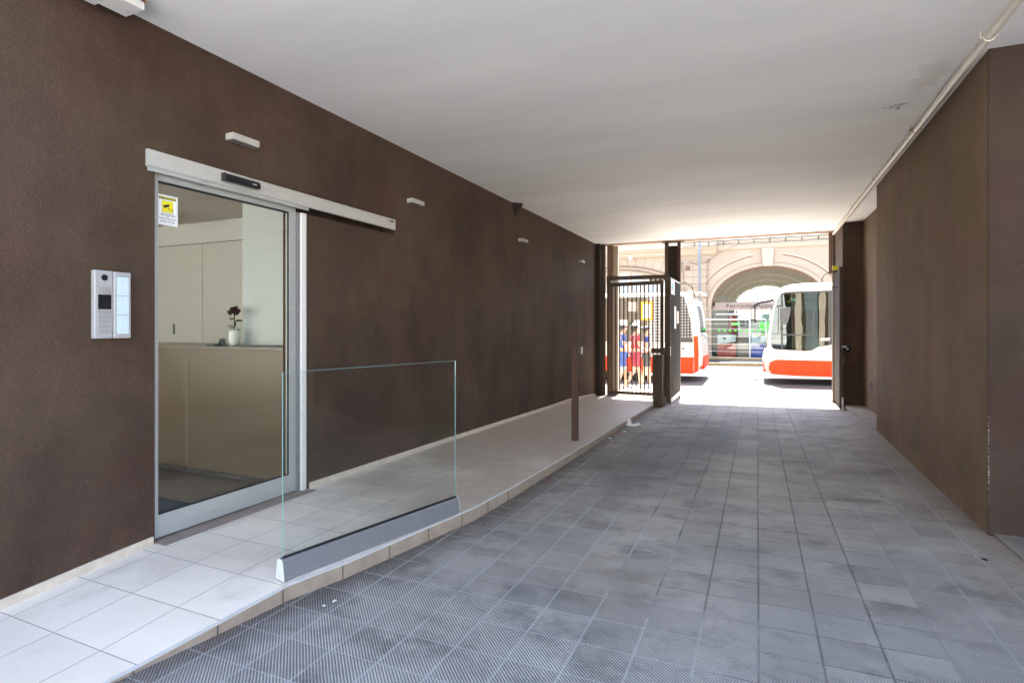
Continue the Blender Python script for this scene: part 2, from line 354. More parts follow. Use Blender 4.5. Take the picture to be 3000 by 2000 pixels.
# ------------------------------------------------------------------ helpers
def link(o): C.collection.objects.link(o)
def tag(o, label=None, cat=None, group=None, kind=None):
    if label: o['label'] = label
    if cat: o['category'] = cat
    if group: o['group'] = group
    if kind: o['kind'] = kind
    return o
def empty(name, loc, label=None, cat=None, group=None):
    o = bpy.data.objects.new(name, None); link(o); o.location = loc; o.empty_display_size = .1
    return tag(o, label, cat, group)
def wloc(o):
    v = Vector((0, 0, 0))
    while o is not None: v += o.location; o = o.parent
    return v
class MB:
    def __init__(s): s.bm = bmesh.new()
    def box(s, x0, x1, y0, y1, z0, z1, bev=0):
        vs = [s.bm.verts.new(p) for p in ((x0, y0, z0), (x1, y0, z0), (x1, y1, z0), (x0, y1, z0), (x0, y0, z1), (x1, y0, z1), (x1, y1, z1), (x0, y1, z1))]
        fs = [s.bm.faces.new([vs[i] for i in f]) for f in ((0, 3, 2, 1), (4, 5, 6, 7), (0, 1, 5, 4), (1, 2, 6, 5), (2, 3, 7, 6), (3, 0, 4, 7))]
        if bev:
            es = list({e for f in fs for e in f.edges})
            bmesh.ops.bevel(s.bm, geom=es, offset=bev, segments=2, affect='EDGES', profile=.6)
        return s
    def prism(s, pts, vec, cap=True):
        """polygon pts (3D) extruded by vec"""
        v = Vector(vec); a = [s.bm.verts.new(p) for p in pts]; b = [s.bm.verts.new(Vector(p) + v) for p in pts]
        n = len(pts)
        if cap: s.bm.faces.new(a); s.bm.faces.new(b[::-1])
        for i in range(n): s.bm.faces.new((a[i], b[i], b[(i + 1) % n], a[(i + 1) % n]))
        return s
    def strip(s, A, B):
        a = [s.bm.verts.new(p) for p in A]; b = [s.bm.verts.new(p) for p in B]
        for i in range(len(a) - 1): s.bm.faces.new((a[i], a[i + 1], b[i + 1], b[i]))
        return s
    def tube(s, pts, r, n=10, closed=False):
        pts = [Vector(p) for p in pts]; rings = []
        rr = r if isinstance(r, (list, tuple)) else [r] * len(pts)
        prev = None
        for i, p in enumerate(pts):
            t = (pts[min(i + 1, len(pts) - 1)] - pts[max(i - 1, 0)]).normalized()
            up = Vector((0, 0, 1)) if abs(t.z) < .9 else Vector((1, 0, 0))
            if prev is not None: up = prev
            a = t.cross(up).normalized(); b = a.cross(t).normalized(); prev = b
            rings.append([s.bm.verts.new(p + rr[i] * (math.cos(2 * math.pi * k / n) * a + math.sin(2 * math.pi * k / n) * b)) for k in range(n)])
        for q in range(len(rings) - 1):
            for k in range(n): s.bm.faces.new((rings[q][k], rings[q][(k + 1) % n], rings[q + 1][(k + 1) % n], rings[q + 1][k]))
        s.bm.faces.new(rings[0][::-1]); s.bm.faces.new(rings[-1])
        return s
    def lathe(s, c, prof, n=20, axis='Z'):
        rings = []
        for r, h in prof:
            ring = []
            for k in range(n):
                a = 2 * math.pi * k / n; x, y = r * math.cos(a), r * math.sin(a)
                p = (x, y, h) if axis == 'Z' else ((h, x, y) if axis == 'X' else (x, h, y))
                ring.append(s.bm.verts.new(Vector(c) + Vector(p)))
            rings.append(ring)
        for q in range(len(rings) - 1):
            for k in range(n): s.bm.faces.new((rings[q][k], rings[q][(k + 1) % n], rings[q + 1][(k + 1) % n], rings[q + 1][k]))
        s.bm.faces.new(rings[0][::-1]); s.bm.faces.new(rings[-1])
        return s
    def build(s, name, mat, parent=None, smooth=False, bev=0):
        bmesh.ops.recalc_face_normals(s.bm, faces=s.bm.faces)
        me = bpy.data.meshes.new(name)
        off = wloc(parent) if parent is not None else None
        if off is None:
            xs = [v.co for v in s.bm.verts]
            off = Vector(((min(v.x for v in xs) + max(v.x for v in xs)) / 2, (min(v.y for v in xs) + max(v.y for v in xs)) / 2, min(v.z for v in xs)))
        bmesh.ops.translate(s.bm, vec=-off, verts=s.bm.verts)
        s.bm.to_mesh(me); s.bm.free()
        me.materials.append(mat if not isinstance(mat, str) else M[mat])
        if smooth: me.polygons.foreach_set('use_smooth', [True] * len(me.polygons))
        o = bpy.data.objects.new(name, me); link(o)
        if parent is not None: o.parent = parent
        else: o.location = off
        if bev:
            md = o.modifiers.new('bevel', 'BEVEL'); md.width = bev; md.segments = 2; md.limit_method = 'ANGLE'; md.angle_limit = R(40)
        if smooth and not bev:
            pass
        return o
def box(name, mat, parent, *a, bev=0): return MB().box(*a, bev=bev).build(name, mat, parent)
def cpy(o, loc, label=None, group=None):
    r = o.copy(); link(r); r.location = loc
    if label: r['label'] = label
    if group: r['group'] = group
    for ch in [c for c in bpy.data.objects if c.parent is o]:
        c = ch.copy(); link(c); c.parent = r
        for g in [x for x in bpy.data.objects if x.parent is ch]:
            q = g.copy(); link(q); q.parent = c
    return r
def text(name, s, size, loc, right, up, mat, parent, xs=1.0, align='LEFT', fat=0, depth=.0006, shear=0, lines=1.0):
    cu = bpy.data.curves.new(name, 'FONT'); cu.body = s; cu.size = size; cu.align_x = align; cu.offset = fat; cu.shear = shear; cu.space_line = lines
    cu.resolution_u = 3; cu.extrude = depth
    t = bpy.data.objects.new(name, cu); link(t)
    dg = bpy.context.evaluated_depsgraph_get(); me = bpy.data.meshes.new_from_object(t.evaluated_get(dg))
    bpy.data.objects.remove(t)
    right, up = Vector(right), Vector(up); nn = right.cross(up); off = wloc(parent) if parent else Vector((0, 0, 0))
    for v in me.vertices: v.co = Vector(loc) + right * v.co.x * xs + up * v.co.y + nn * v.co.z - off
    me.materials.clear(); me.materials.append(M[mat]); me.name = name
    o = bpy.data.objects.new(name, me); link(o); o.parent = parent
    return o
def evalmesh(o, name, mat, parent=None):
    dg = bpy.context.evaluated_depsgraph_get(); me = bpy.data.meshes.new_from_object(o.evaluated_get(dg))
    me.name = name; me.materials.clear(); me.materials.append(M[mat]); me.polygons.foreach_set('use_smooth', [True] * len(me.polygons))
    r = bpy.data.objects.new(name, me); link(r)
    if parent is not None: r.parent = parent
    return r
def interp(x, K):
    if x <= K[0][0]: return K[0][1]
    for (a, b), (c, d_) in zip(K, K[1:]):
        if x <= c: return b + (d_ - b) * (x - a) / (c - a)
    return K[-1][1]
def drv(x, y): return -1.312 - .018 * y + .018 * x
def twist(x, y): return max(0, min(1, (x - .45) / .95)) * interp(y, [(4.7, 0), (6.0, .02), (8.46, .075), (9.6, .06), (11.1, 0)])
PK = [(-.6, -1.352), (.3, -1.356), (1.1, -1.363), (1.42, -1.354), (1.8, -1.325), (2.15, -1.306), (3.38, -1.313), (5.9, -1.367), (9., -1.447), (10.2, -1.467), (10.8, -1.5), (11.56, -1.546), (12.6, -1.63)]
KX = [(-.6, -2.34), (.3, -2.31), (1.33, -2.262), (1.75, -2.20), (2.1, -2.16), (2.42, -2.07), (2.8, -2.0), (3.54, -1.866), (4.13, -1.835), (6, -1.80), (8.2, -1.79), (10.4, -1.765), (12.6, -1.77)]
pz = lambda y: interp(y, PK); kx = lambda y: interp(y, KX)
XL = -3.29            # face of the left wall
def street(x, y):     # ground level outside
    if y < 12.6: return drv(x, y)
    t = min(1, (y - 12.6) / 5.4)
    return (1 - t) * (drv(x, 12.6)) + t * (-1.885 + .018 * max(-8, min(8, x)))

# ------------------------------------------------------------------ ground
def sheet(name, xs, ys, zf, mat):
    b = MB(); V = [[b.bm.verts.new((x, y, zf(x, y))) for x in xs] for y in ys]
    for j in range(len(ys) - 1):
        for i in range(len(xs) - 1): b.bm.faces.new((V[j][i], V[j][i + 1], V[j + 1][i + 1], V[j + 1][i]))
    return b.build(name, mat)
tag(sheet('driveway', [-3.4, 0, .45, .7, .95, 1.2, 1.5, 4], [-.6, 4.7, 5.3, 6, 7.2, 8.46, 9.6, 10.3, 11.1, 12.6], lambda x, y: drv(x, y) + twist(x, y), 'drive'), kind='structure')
tag(sheet('courtyard_ground', [-60, -3.4, 4, 60], [-60, -20, -.6], lambda x, y: drv(max(-3.4, min(4, x)), -.6) - .004, 'court'), kind='structure')
tag(sheet('near_pavement', [-80, -8, -3, 0, 3, 8, 80], [12.6, 14, 15.5, 17.0], street, 'nearpave'), kind='structure')
tag(sheet('road', [-80, -8, -3, 0, 3, 8, 80], [17.0, 18, 22, 27.4, 31], street, 'asphalt'), kind='structure')
GZ = lambda x: -1.885 + .018 * max(-8, min(8, x))
tag(sheet('far_pavement', [-80, -8, 8, 80], [27.45, 29, 34], lambda x, y: GZ(x) + .13, 'pave2'), kind='structure')
b = MB()
for x0, x1 in ((-80, -8), (-8, 8), (8, 80)):
    b.prism([(x0, 27.25, GZ(x0) - .1), (x1, 27.25, GZ(x1) - .1), (x1, 27.25, GZ(x1) + .135), (x0, 27.25, GZ(x0) + .135)], (0, .2, 0))
tag(b.build('kerb', 'sand'), kind='structure')
for nm, y0, y1, mt, dz in (('road_line', 25.75, 26.6, 'roadwhite', .004), ('road_strip', 24.5, 25.55, 'mauve', .004)):
    tag(sheet(nm, [-80, -8, 8, 80], [y0, y1], lambda x, y: GZ(x) + dz, mt), kind='structure')

# walkway along the left wall, its kerb and skirting
ys = [-.6 + .2 * k for k in range(67)]; ys[-1] = 12.6
b = MB()
b.strip([(XL - .25, y, pz(y)) for y in ys], [(kx(y), y, pz(y)) for y in ys])
tag(b.build('walkway', 'tile'), kind='structure')
b = MB(); t = MB(); jt = MB()
ks = sorted(set(ys + [k[0] for k in KX]))
b.strip([(kx(y) + .001, y, pz(y) - .006) for y in ks], [(kx(y) + .001, y, drv(kx(y), y) - .03) for y in ks])
for q in range(len(ks) - 1):
    y0, y1 = ks[q], ks[q + 1]
    t.prism([(kx(y0) + .003, y0, pz(y0) - .009), (kx(y0) + .003, y0, pz(y0) + .002), (kx(y0) - .008, y0, pz(y0) + .002), (kx(y0) - .008, y0, pz(y0) - .009)], (kx(y1) - kx(y0), y1 - y0, pz(y1) - pz(y0)), cap=False)
yy = 1.06
while yy < 4.3:
    jt.box(kx(yy) - .002, kx(yy) + .0035, yy - .003, yy + .003, drv(kx(yy), yy) - .02, pz(yy) - .01); yy += .335
tag(b.build('kerb_face', 'kerb'), kind='structure'); tag(t.build('kerb_trim', 'kerbtrim'), kind='structure'); tag(jt.build('kerb_joints', 'joint'), kind='structure')

# ------------------------------------------------------------------ passage building
bd = empty('passage_wall', (XL, 6, -1.4), 'dark brown textured plaster wall running along the tiled walkway on the left', 'wall')
b = MB(); W = -3.55
def cell(y0, y1, z0, z1, x1=XL): b.box(W, x1, y0, y1, z0, z1)
cell(-.6, 2.165, -1.7, 1.8); cell(2.165, 3.392, .93, 1.8); cell(3.392, 4.555, -1.7, .878); cell(4.555, 12.25, -1.7, 1.8)
cell(3.392, 4.555, 1.00, 1.8)
b.box(W, XL - .14, 3.392, 4.555, .878, 1.00)
b.build('wall_body', 'wall', bd)
sk = MB()
def skirt(y0, y1):
    n = max(1, int((y1 - y0) / .25)); yv = [y0 + (y1 - y0) * k / n for k in range(n + 1)]
    for a, c in zip(yv, yv[1:]):
        sk.prism([(XL + .001, a, pz(a) + .001), (XL + .014, a, pz(a) + .001), (XL + .014, a, pz(a) + .042), (XL + .009, a, pz(a) + .047), (XL + .001, a, pz(a) + .047)], (0, c - a, pz(c) - pz(a)), cap=(a == yv[0] or c == yv[-1]))
skirt(-.6, 2.15); skirt(3.41, 12.2)
sk.build('skirting', 'skirt', bd)
# chamfer toward the gate column
rw = empty('passage_wall', (1.45, 7, -1.4), 'brown plaster wall with pale scratches on the right side of the driveway', 'wall')
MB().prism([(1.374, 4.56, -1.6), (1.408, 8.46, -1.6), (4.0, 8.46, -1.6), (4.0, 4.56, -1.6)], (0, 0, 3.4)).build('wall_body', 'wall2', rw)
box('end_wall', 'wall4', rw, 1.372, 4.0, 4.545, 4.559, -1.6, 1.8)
box('recess_wall', 'wall3', rw, 1.675, 4.0, 8.461, 11.25, -1.6, 1.8)
box('pilaster', 'wall', rw, 1.368, 4.0, 11.25, 12.6, -1.6, 1.8)
sc = MB()
WX = lambda y: 1.374 + (y - 4.56) * .00872
for ya, za, yb, zb in ((8.42, -.755, 7.6, -.80), (8.0, -.49, 7.1, -.52), (6.5, -.77, 6.36, -.775), (5.6, -1.02, 5.35, -1.10), (5.1, -1.0, 4.95, -1.05)):
    sc.prism([(WX(ya), ya, za), (WX(ya), ya, za - .005), (WX(yb), yb, zb - .004), (WX(yb), yb, zb)], (-.0015, 0, 0))
sc.build('scratches', 'concrete', rw)
ch = MB()
for k in range(34):
    z = -1.17 + k * .017
    if random.random() < .3 and not -1.02 < z < -.92: continue
    r = random.uniform(.0015, .005) * (2.2 if -1.0 < z < -.93 else 1); h_ = random.uniform(.006, .016)
    ch.prism([(1.3712, 4.5442, z), (1.3712 + r, 4.5442, z + h_ * .4), (1.3712 + r * .6, 4.5442, z + h_), (1.3712, 4.5442, z + h_)], (0, .001 + r, 0))
ch.build('chipped_corner', 'chip', rw)
tag(box('concrete_strip', 'concrete', None, 1.40, 4.0, -.6, 4.545, -1.5, -1.352), kind='structure')
tag(MB().prism([(1.402, 8.465, -1.6), (1.402, 11.245, -1.6), (1.402, 11.245, -1.405), (1.402, 8.465, -1.352)], (.272, 0, 0)).build('recess_ledge', 'ledge'), kind='structure')
tag(box('ceiling', 'ceiling', None, W, 4.0, 1.3, 12.12, 1.786, 1.9), kind='structure')
ab = empty('apartment_block', (0, 6, 2), 'building over the passage, its unseen storeys put in to block light, cream towards the street', 'building')
box('light_blocking_storeys', 'cream', ab, -14, 12, 1.3, 12.6, 1.9, 8)  # unseen solid block, put in to stop light leaking and set the shadow
box('lintel_beam', 'beam', ab, XL - .2, 1.385, 12.12, 12.46, 1.782, 1.9)
box('lintel_drip', 'cream', ab, XL - .2, 4, 12.46, 12.60, 1.80, 1.9)
box('street_front', 'cream', ab, -14, W, 12.2, 12.6, -2.1, 1.9); box('street_front', 'cream', ab, 4.0, 12, 4.0, 12.6, -2.1, 1.9)
box('street_front', 'cream', ab, W, XL, 12.25, 12.6, -2, 1.8)
cw = empty('sky_blocking_building', (0, -14, -1.4), 'unseen pale block added behind the passage to cut down sky light', 'building')  # unseen block added behind the camera to hold back sky light
box('sky_blocking_wall', 'iwhite', cw, -16, 16, -15, -14, -1.6, 7)
for x in range(-14, 15, 4):
    for z in (-.5, 2.6): box('window', 'frame', cw, x, x + 1.3, -14, -13.96, z, z + 1.7)
for x0 in (1.42, 2.3, 3.3, 4.6, 5.2, 6.6): box('reflection_pilaster', 'cream2', ab, x0, x0 + random.uniform(.16, .4), 12.6, 12.6 + random.uniform(.06, .15), -1.7, 1.9)  # unseen strips added as streaks for the bus windows to reflect
for x0, x1 in ((1.75, 2.25), (2.75, 3.2), (3.65, 4.5), (5.5, 6.5)): box('reflection_panel', 'frame', ab, x0, x1, 12.602, 12.63, -1.5, 1.5)  # unseen dark panels added for the same bus window reflections

# ------------------------------------------------------------------ reception room behind the glass door
rm = empty('reception_room', (-6, 2.5, -1.33), 'pale reception room seen through the sliding glass door', 'room')
box('room_floor', 'ifloor', rm, -9.6, XL - .02, -.6, 5.9, -1.45, -1.327)
box('room_ceiling', 'iceil', rm, -9.6, W, -.6, 5.9, 1.5, 1.6)
box('back_wall', 'iwhite', rm, -9.6, W, 5.62, 5.9, -1.33, 1.5)
box('side_wall', 'iwhite', rm, -9.8, -9.6, -.6, 5.9, -1.33, 1.5)
box('pillar', 'pillar', rm, -4.40, W - .003, 3.72, 4.1, -.19, 1.5)
box('partition', 'iwhite', rm, W + .001, W + .02, 3.40, 5.6, -1.3, 1.5)
box('light_opening_sill', 'iwhite', rm, -9.6, W, -.6, -.5, -1.33, -1.0)  # unseen opening added on this side to let sky light into the room
light_opening = MB()
for x in (-9.6, -8.1, -6.6, -5.1, -3.62): light_opening.box(x, x + .07, -.58, -.5, -1.0, 1.5)
light_opening.build('window_frame', 'frame', rm)
cu = empty('wall_cupboard', (-7.5, 5.6, -1.3), 'tall built-in cupboard with flush pale doors behind the reception desk', 'cupboard')
xs = [-9.55, -8.63, -7.42, -6.21, -5.0, -3.8]
for a, c in zip(xs, xs[1:]):
    dr = box('cupboard_door', 'icup', cu, a + .004, c - .004, 5.585, 5.615, -1.3, 1.178)
    if a < -8 and c > -8 and c < -7: box('handle', 'frame', dr, -8.06, -8.02, 5.575, 5.589, -.15, .012)
box('cupboard_gap', 'line', cu, -9.55, -3.8, 5.60, 5.618, 1.178, 1.192)
dk = empty('reception_desk', (-4.8, 3.65, -1.33), 'taupe reception desk with a rose vase standing on it', 'desk')
box('front_panel', 'desk', dk, -6.8, W - .002, 3.40, 3.44, -1.325, -.215)
box('plinth', 'line', dk, -6.8, W - .002, 3.388, 3.399, -1.325, -1.29)
box('reflection_strip', 'desktop', dk, -4.726, -4.710, 3.397, 3.3995, -1.27, -.30)  # pale strip painted in for a reflection on the desk front
box('worktop', 'desktop', dk, -6.8, W - .002, 3.395, 4.1, -.213, -.197, bev=.002)
box('carcass', 'line', dk, -6.8, W - .002, 3.442, 3.95, -1.32, -.216)
vs = empty('rose_vase', (-4.36, 3.6, -.197), 'tapered white ceramic vase holding a single dark rose', 'vase')
MB().lathe((-4.36, 3.6, -.196), [(.032, 0), (.044, .03), (.052, .075), (.048, .115), (.040, .144), (.035, .144), (.034, .12)], 18).build('vase_body', 'vase', vs, smooth=True)
rs = empty('rose', (-4.36, 3.6, -.08), 'single dark red rose with green leaves in the white vase', 'flower')
MB().tube([(-4.36, 3.6, -.1), (-4.363, 3.602, .02), (-4.36, 3.6, .10)], .0045, 6).build('stem', 'leaf', rs)
pb = MB()
for k in range(16):
    a = k * 2.4; rr = .008 + .0026 * k; zz = .145 - .003 * k
    c = Vector((-4.36 + math.cos(a) * rr, 3.6 + math.sin(a) * rr, zz)); t = Vector((-math.sin(a), math.cos(a), 0)); u = Vector((math.cos(a) * .55, math.sin(a) * .55, .85))
    P_ = [c - t * .018 - u * .02, c + t * .018 - u * .02, c + t * .026 + u * .012, c + u * .026, c - t * .026 + u * .012]
    pb.prism([tuple(p) for p in P_], tuple(Vector((math.cos(a), math.sin(a), 0)) * .003))
pb.lathe((-4.36, 3.6, .09), [(.006, 0), (.02, .02), (.026, .04), (.018, .062)], 10)
pb.build('petals', 'rose', rs)
lb = MB()
for (x, z, dx, dz, L) in ((-4.385, .045, -1, .12, .095), (-4.335, .035, 1, -.05, .085), (-4.40, -.005, -1, -.12, .13), (-4.385, -.03, -1, .1, .08), (-4.40, -.045, -1, -.1, .06), (-4.33, -.05, 1, .03, .06), (-4.372, .03, -.2, -1, .055)):
    dv = Vector((dx, .25, dz)).normalized(); sd_ = Vector((.1, 1, .7 if dx > 0 else .45)).normalized() if abs(dx) > .5 else Vector((1, .3, 0))
    p0 = Vector((x + .02 * (1 if dx < 0 else -1), 3.6, z)); pts = [p0, p0 + dv * L * .35 + sd_ * L * .17, p0 + dv * L * .7 + sd_ * L * .13, p0 + dv * L, p0 + dv * L * .7 - sd_ * L * .13, p0 + dv * L * .35 - sd_ * L * .17]
    lb.prism([tuple(p) for p in pts], (0, .001, .0015))
lb.build('leaves', 'leaf', rs)
ch_ = empty('card_stand', (-4.45, 3.55, -.197), 'small folded grey card stand left of the vase', 'stand')
MB().prism([(-4.48, 3.52, -.196), (-4.476, 3.52, -.196), (-4.449, 3.52, -.132), (-4.453, 3.52, -.132)], (0, .05, 0)).build('left_leaf', 'frame', ch_)
MB().prism([(-4.42, 3.52, -.196), (-4.424, 3.52, -.196), (-4.451, 3.52, -.130), (-4.447, 3.52, -.130)], (0, .05, 0)).build('right_leaf', 'frame', ch_)
tr = empty('desk_tray', (-4.58, 3.55, -.197), 'low dark pen tray on the reception desk edge', 'tray')
box('tray_body', 'frame', tr, -4.63, -4.53, 3.52, 3.6, -.196, -.180, bev=.004); box('pen', 'rust', tr, -4.60, -4.55, 3.54, 3.548, -.179, -.172)
tag(box('doormat', 'mat', None, -4.95, -3.58, 1.6, 2.78, -1.326, -1.314, bev=.003), 'dark blue doormat just inside the glass door', 'doormat')
ic = empty('ceiling_sensor', (-7.7, 5.0, 1.5), 'small square sensor box under the reception ceiling', 'sensor')
box('sensor_box', 'iwhite', ic, -7.3, -7.13, 4.9, 5.06, 1.36, 1.499, bev=.005)

# ------------------------------------------------------------------ sliding door
dr = empty('sliding_door', (-3.33, 2.73, -1.32), 'automatic sliding glass door with a grey aluminium frame', 'door')
DX0, DX1 = -3.355, -3.318
f = MB(); y0, y1, zb, zt = 2.17, 3.298, -1.285, .928
b0 = -1.290
f.box(DX0, DX1, y0, y0 + .034, b0, zt); f.box(DX0, DX1, 3.232, y1 - .001, b0 - .012, zt)
f.box(DX0 + .001, DX1 - .001, y0 + .034, 3.232, .872, zt)
f.prism([(DX0 + .001, y0 + .034, b0), (DX0 + .001, 3.232, b0 - .012), (DX0 + .001, 3.232, -1.165), (DX0 + .001, y0 + .034, -1.155)], (DX1 - DX0 - .002, 0, 0))
f.build('door_frame', 'alu_grey', dr)
box('glass_pane', 'glass', dr, -3.338, -3.332, y0 + .036, 3.230, -1.165, .871)
g = MB(); g.box(-3.332, DX1 - .003, y0 + .034, 3.232, .858, .8715); g.box(-3.332, DX1 - .004, 3.222, 3.2315, -1.165, .858)
g.prism([(-3.332, y0 + .034, -1.1545), (-3.332, 3.232, -1.1645), (-3.332, 3.232, -1.156), (-3.332, y0 + .034, -1.146)], (.011, 0, 0))
g.build('gasket', 'gasket', dr)
j = empty('door_jamb', (-3.3, 3.33, -1.32), 'bright aluminium jamb profile between the glass door and the brown wall', 'door frame')
box('outer_profile', 'jamb', j, -3.34, -3.281, 3.325, 3.372, -1.325, .878, bev=.002)
box('inner_profile', 'alu_dark', j, -3.37, -3.300, 3.300, 3.324, -1.325, .878)
box('cover_strip', 'silver', j, -3.35, -3.296, 3.373, 3.391, -1.325, .878)
th = tag(MB().prism([(-3.40, 2.166, -1.40), (-3.40, 3.391, -1.40), (-3.40, 3.391, -1.3095), (-3.40, 2.166, -1.3025)], (.205, 0, 0)).build('threshold', 'thresh'), 'beige door threshold strip under the sliding glass door', 'threshold')
hc = empty('door_operator', (-3.24, 3.25, .96), 'long brushed aluminium operator cover mounted above the sliding door', 'door operator')
pr = [(-3.288, 2.112, .930), (-3.268, 2.112, .930), (-3.263, 2.112, .938), (-3.262, 2.112, 1.026), (-3.266, 2.112, 1.030), (-3.288, 2.112, 1.030)]
MB().prism(pr, (0, 2.420, 0)).build('cover', 'alu', hc)
box('lower_lip', 'alu_grey', hc, -3.288, -3.272, 2.12, 3.39, .906, .929)
for y_ in (2.109, 4.5325): MB().prism([(x, y_, z) for x, _, z in pr], (0, .003, 0)).build('end_cap', 'alu_grey', hc)
text('maker_mark', 'CAME', .026, (-3.2612, 4.43, .995), (0, 1, 0), (0, 0, 1), 'ink', hc, xs=1.1, fat=.0008)
sn = empty('motion_sensor', (-3.18, 2.67, .96), 'black motion sensor bar on the door operator cover', 'sensor')
MB().prism([(-3.261, 2.597, .955), (-3.226, 2.597, .955), (-3.216, 2.597, .966), (-3.222, 2.597, .994), (-3.236, 2.597, 1.006), (-3.261, 2.597, 1.006)], (0, .278, 0)).build('sensor_body', 'black', sn, bev=.003)
box('sensor_end', 'gasket', sn, -3.261, -3.221, 2.590, 2.5965, .954, 1.007, bev=.003)
text('maker_mark', 'CAME', .013, (-3.2160, 2.80, .972), (0, 1, 0), (.2, 0, 1), 'paper', sn, xs=1.1)
# warning sign on the glass
ws = empty('warning_sign', (-3.33, 2.267, .61), 'white video surveillance notice with a yellow camera square, stuck on the door glass', 'sign')
box('sign_sheet', 'paper', ws, -3.3315, -3.3295, 2.205, 2.336, .609, .794)
bk = MB()
for (a, c, e, h_) in ((2.2095, 2.3315, .6135, .6145), (2.2095, 2.3315, .7885, .7895), (2.2095, 2.2105, .6145, .7885), (2.3305, 2.3315, .6145, .7885)): bk.box(-3.3295, -3.3291, a, c, e, h_)
bk.build('border_line', 'grey', ws)
box('title_bar', 'ink', ws, -3.3296, -3.3287, 2.217, 2.324, .766, .783)
R_, U_ = (0, 1, 0), (0, 0, 1)
text('title', 'ATTENZIONE!', .0155, (-3.3280, 2.2705, .7690), R_, U_, 'yellow', ws, xs=1.0, align='CENTER', fat=.0004, depth=.0002)
box('picture_border', 'ink', ws, -3.3296, -3.3290, 2.2345, 2.3065, .6885, .7595)
box('yellow_square', 'yellow', ws, -3.3291, -3.3286, 2.2355, 2.3055, .6895, .7585)
def onsign(pts): return [(-3.3285, 2.2355 + x * .07, .6895 + y * .069) for x, y in pts]
cm = MB()
cm.prism(onsign([(.08, .50), (.14, .44), (.22, .36), (.66, .56), (.70, .60), (.60, .74), (.56, .73), (.12, .58)]), (.0005, 0, 0))
cm.prism(onsign([(.48, .47), (.53, .47), (.65, .28), (.63, .24), (.60, .24)]), (.0005, 0, 0)); cm.prism(onsign([(.62, .24), (.64, .28), (.93, .27), (.93, .235)]), (.0005, 0, 0)); cm.prism(onsign([(.90, .14), (.94, .14), (.94, .36), (.90, .36)]), (.00055, 0, 0))
cm.build('camera_symbol', 'ink', ws)
for s_, z, sz in (('AREA SOTTOPOSTA', .6765, .0092), ('A VIDEOSORVEGLIANZA', .6670, .0092), ('PER', .6580, .0086), ('RAGIONI DI SICUREZZA', .6470, .0098), ('NEL RISPETTO DELLA LEGGE', .6345, .0070), ('SULLA PRIVACY D.lg. n. 196/2003', .6255, .0066)):
    text('notice_text', s_, sz, (-3.3290, 2.2705, z), R_, U_, 'ink', ws, align='CENTER', depth=.0002, fat=.00015)
# intercom
it = empty('video_intercom', (-3.27, 1.91, .1), 'silver video intercom with keypad and name panel on the wall left of the door', 'intercom')
FX = -3.258
box('call_module', 'silver', it, XL + .001, FX, 1.816, 1.912, -.077, .294, bev=.006)
box('name_module', 'silver', it, XL + .001, FX + .001, 1.9145, 2.008, -.078, .292, bev=.006)
MB().lathe((FX - .001, 1.868, .255), [(.017, 0), (.017, .003), (.0145, .003), (.0125, .0015)], 20, 'X').build('camera_lens', 'black', it)
box('speaker_panel', 'keys', it, FX - .002, FX + .0012, 1.838, 1.900, .168, .207)
box('screen_bezel', 'black', it, FX - .002, FX + .0018, 1.836, 1.9015, .082, .163)
kp = MB()
for r in range(5):
    for c in range(3): kp.box(FX - .002, FX + .002, 1.8375 + c * .0222, 1.8375 + c * .0222 + .0195, .054 - r * .026, .0775 - r * .026)
kp.build('keypad', 'keys', it)
for k in range(3):
    z0 = -.052 + k * .1065
    p = box('name_panel', 'names', it, FX - .001, FX + .002, 1.9315, 1.9945, z0, z0 + .103)
    ln = MB()
    for q in range(1, 15): ln.box(FX + .002, FX + .0024, 1.933, 1.993, z0 + q * .0069 - .0006, z0 + q * .0069)
    ln.box(FX + .002, FX + .0025, 1.9625, 1.9632, z0, z0 + .103)
    ln.build('name_lines', 'names_line', p)
    box('divider', 'frame', it, FX - .001, FX + .0022, 1.9315, 1.9945, z0 + .1033, z0 + .1052)

# ------------------------------------------------------------------ wall lamps
def lamp(y, z, label):
    o = empty('wall_lamp', (XL, y, z), label, 'lamp', 'small box lamps in a row along the left wall')
    p = .076
    hb = MB(); hb.box(XL + .001, XL + p, y, y + .215, z - .022, z + .022, bev=.002); hb.build('housing', 'lamp', o)
    box('diffuser', 'lampglass', o, XL + .012, XL + p - .010, y + .012, y + .203, z - .0235, z - .0222)
    return o
l0 = lamp(2.645, 1.268, 'small grey box lamp on the wall above the sliding door, nearest of the four')
for y, t in ((4.765, 'small grey box lamp on the wall just past the door operator cover'), (7.66, 'small box lamp below the triangular ceiling bracket'), (10.72, 'small pale box lamp near the gate end of the wall, farthest of the four')):
    cpy(l0, (XL, y, 1.268), t)
cl = empty('ceiling_lamp', (-3.11, 1.4, 1.7), 'pale rectangular lamp fixture under the ceiling in the top left corner', 'lamp')
box('fixture_body', 'plaque', cl, -3.20, -3.04, 1.32, 1.945, 1.70, 1.742, bev=.004)
box('fixture_top', 'plaque', cl, -3.185, -3.055, 1.34, 1.92, 1.743, 1.785)
for y in (1.60, 1.76): box('clip', 'plaque', cl, -3.245, -3.201, y, y + .05, 1.705, 1.722, bev=.003)
MB().lathe((-3.045, 1.946, 1.752), [(.010, -.01), (.010, .005), (.005, .006)], 10, 'Y').build('screw', 'rust', cl)
tag(MB().prism([(XL + .001, 7.42, 1.784), (XL + .001, 7.50, 1.595), (-3.175, 7.53, 1.784)], (0, .07, 0)).build('ceiling_bracket', 'darkb', bev=.003), 'dark triangular bracket in the corner where wall meets ceiling', 'bracket')

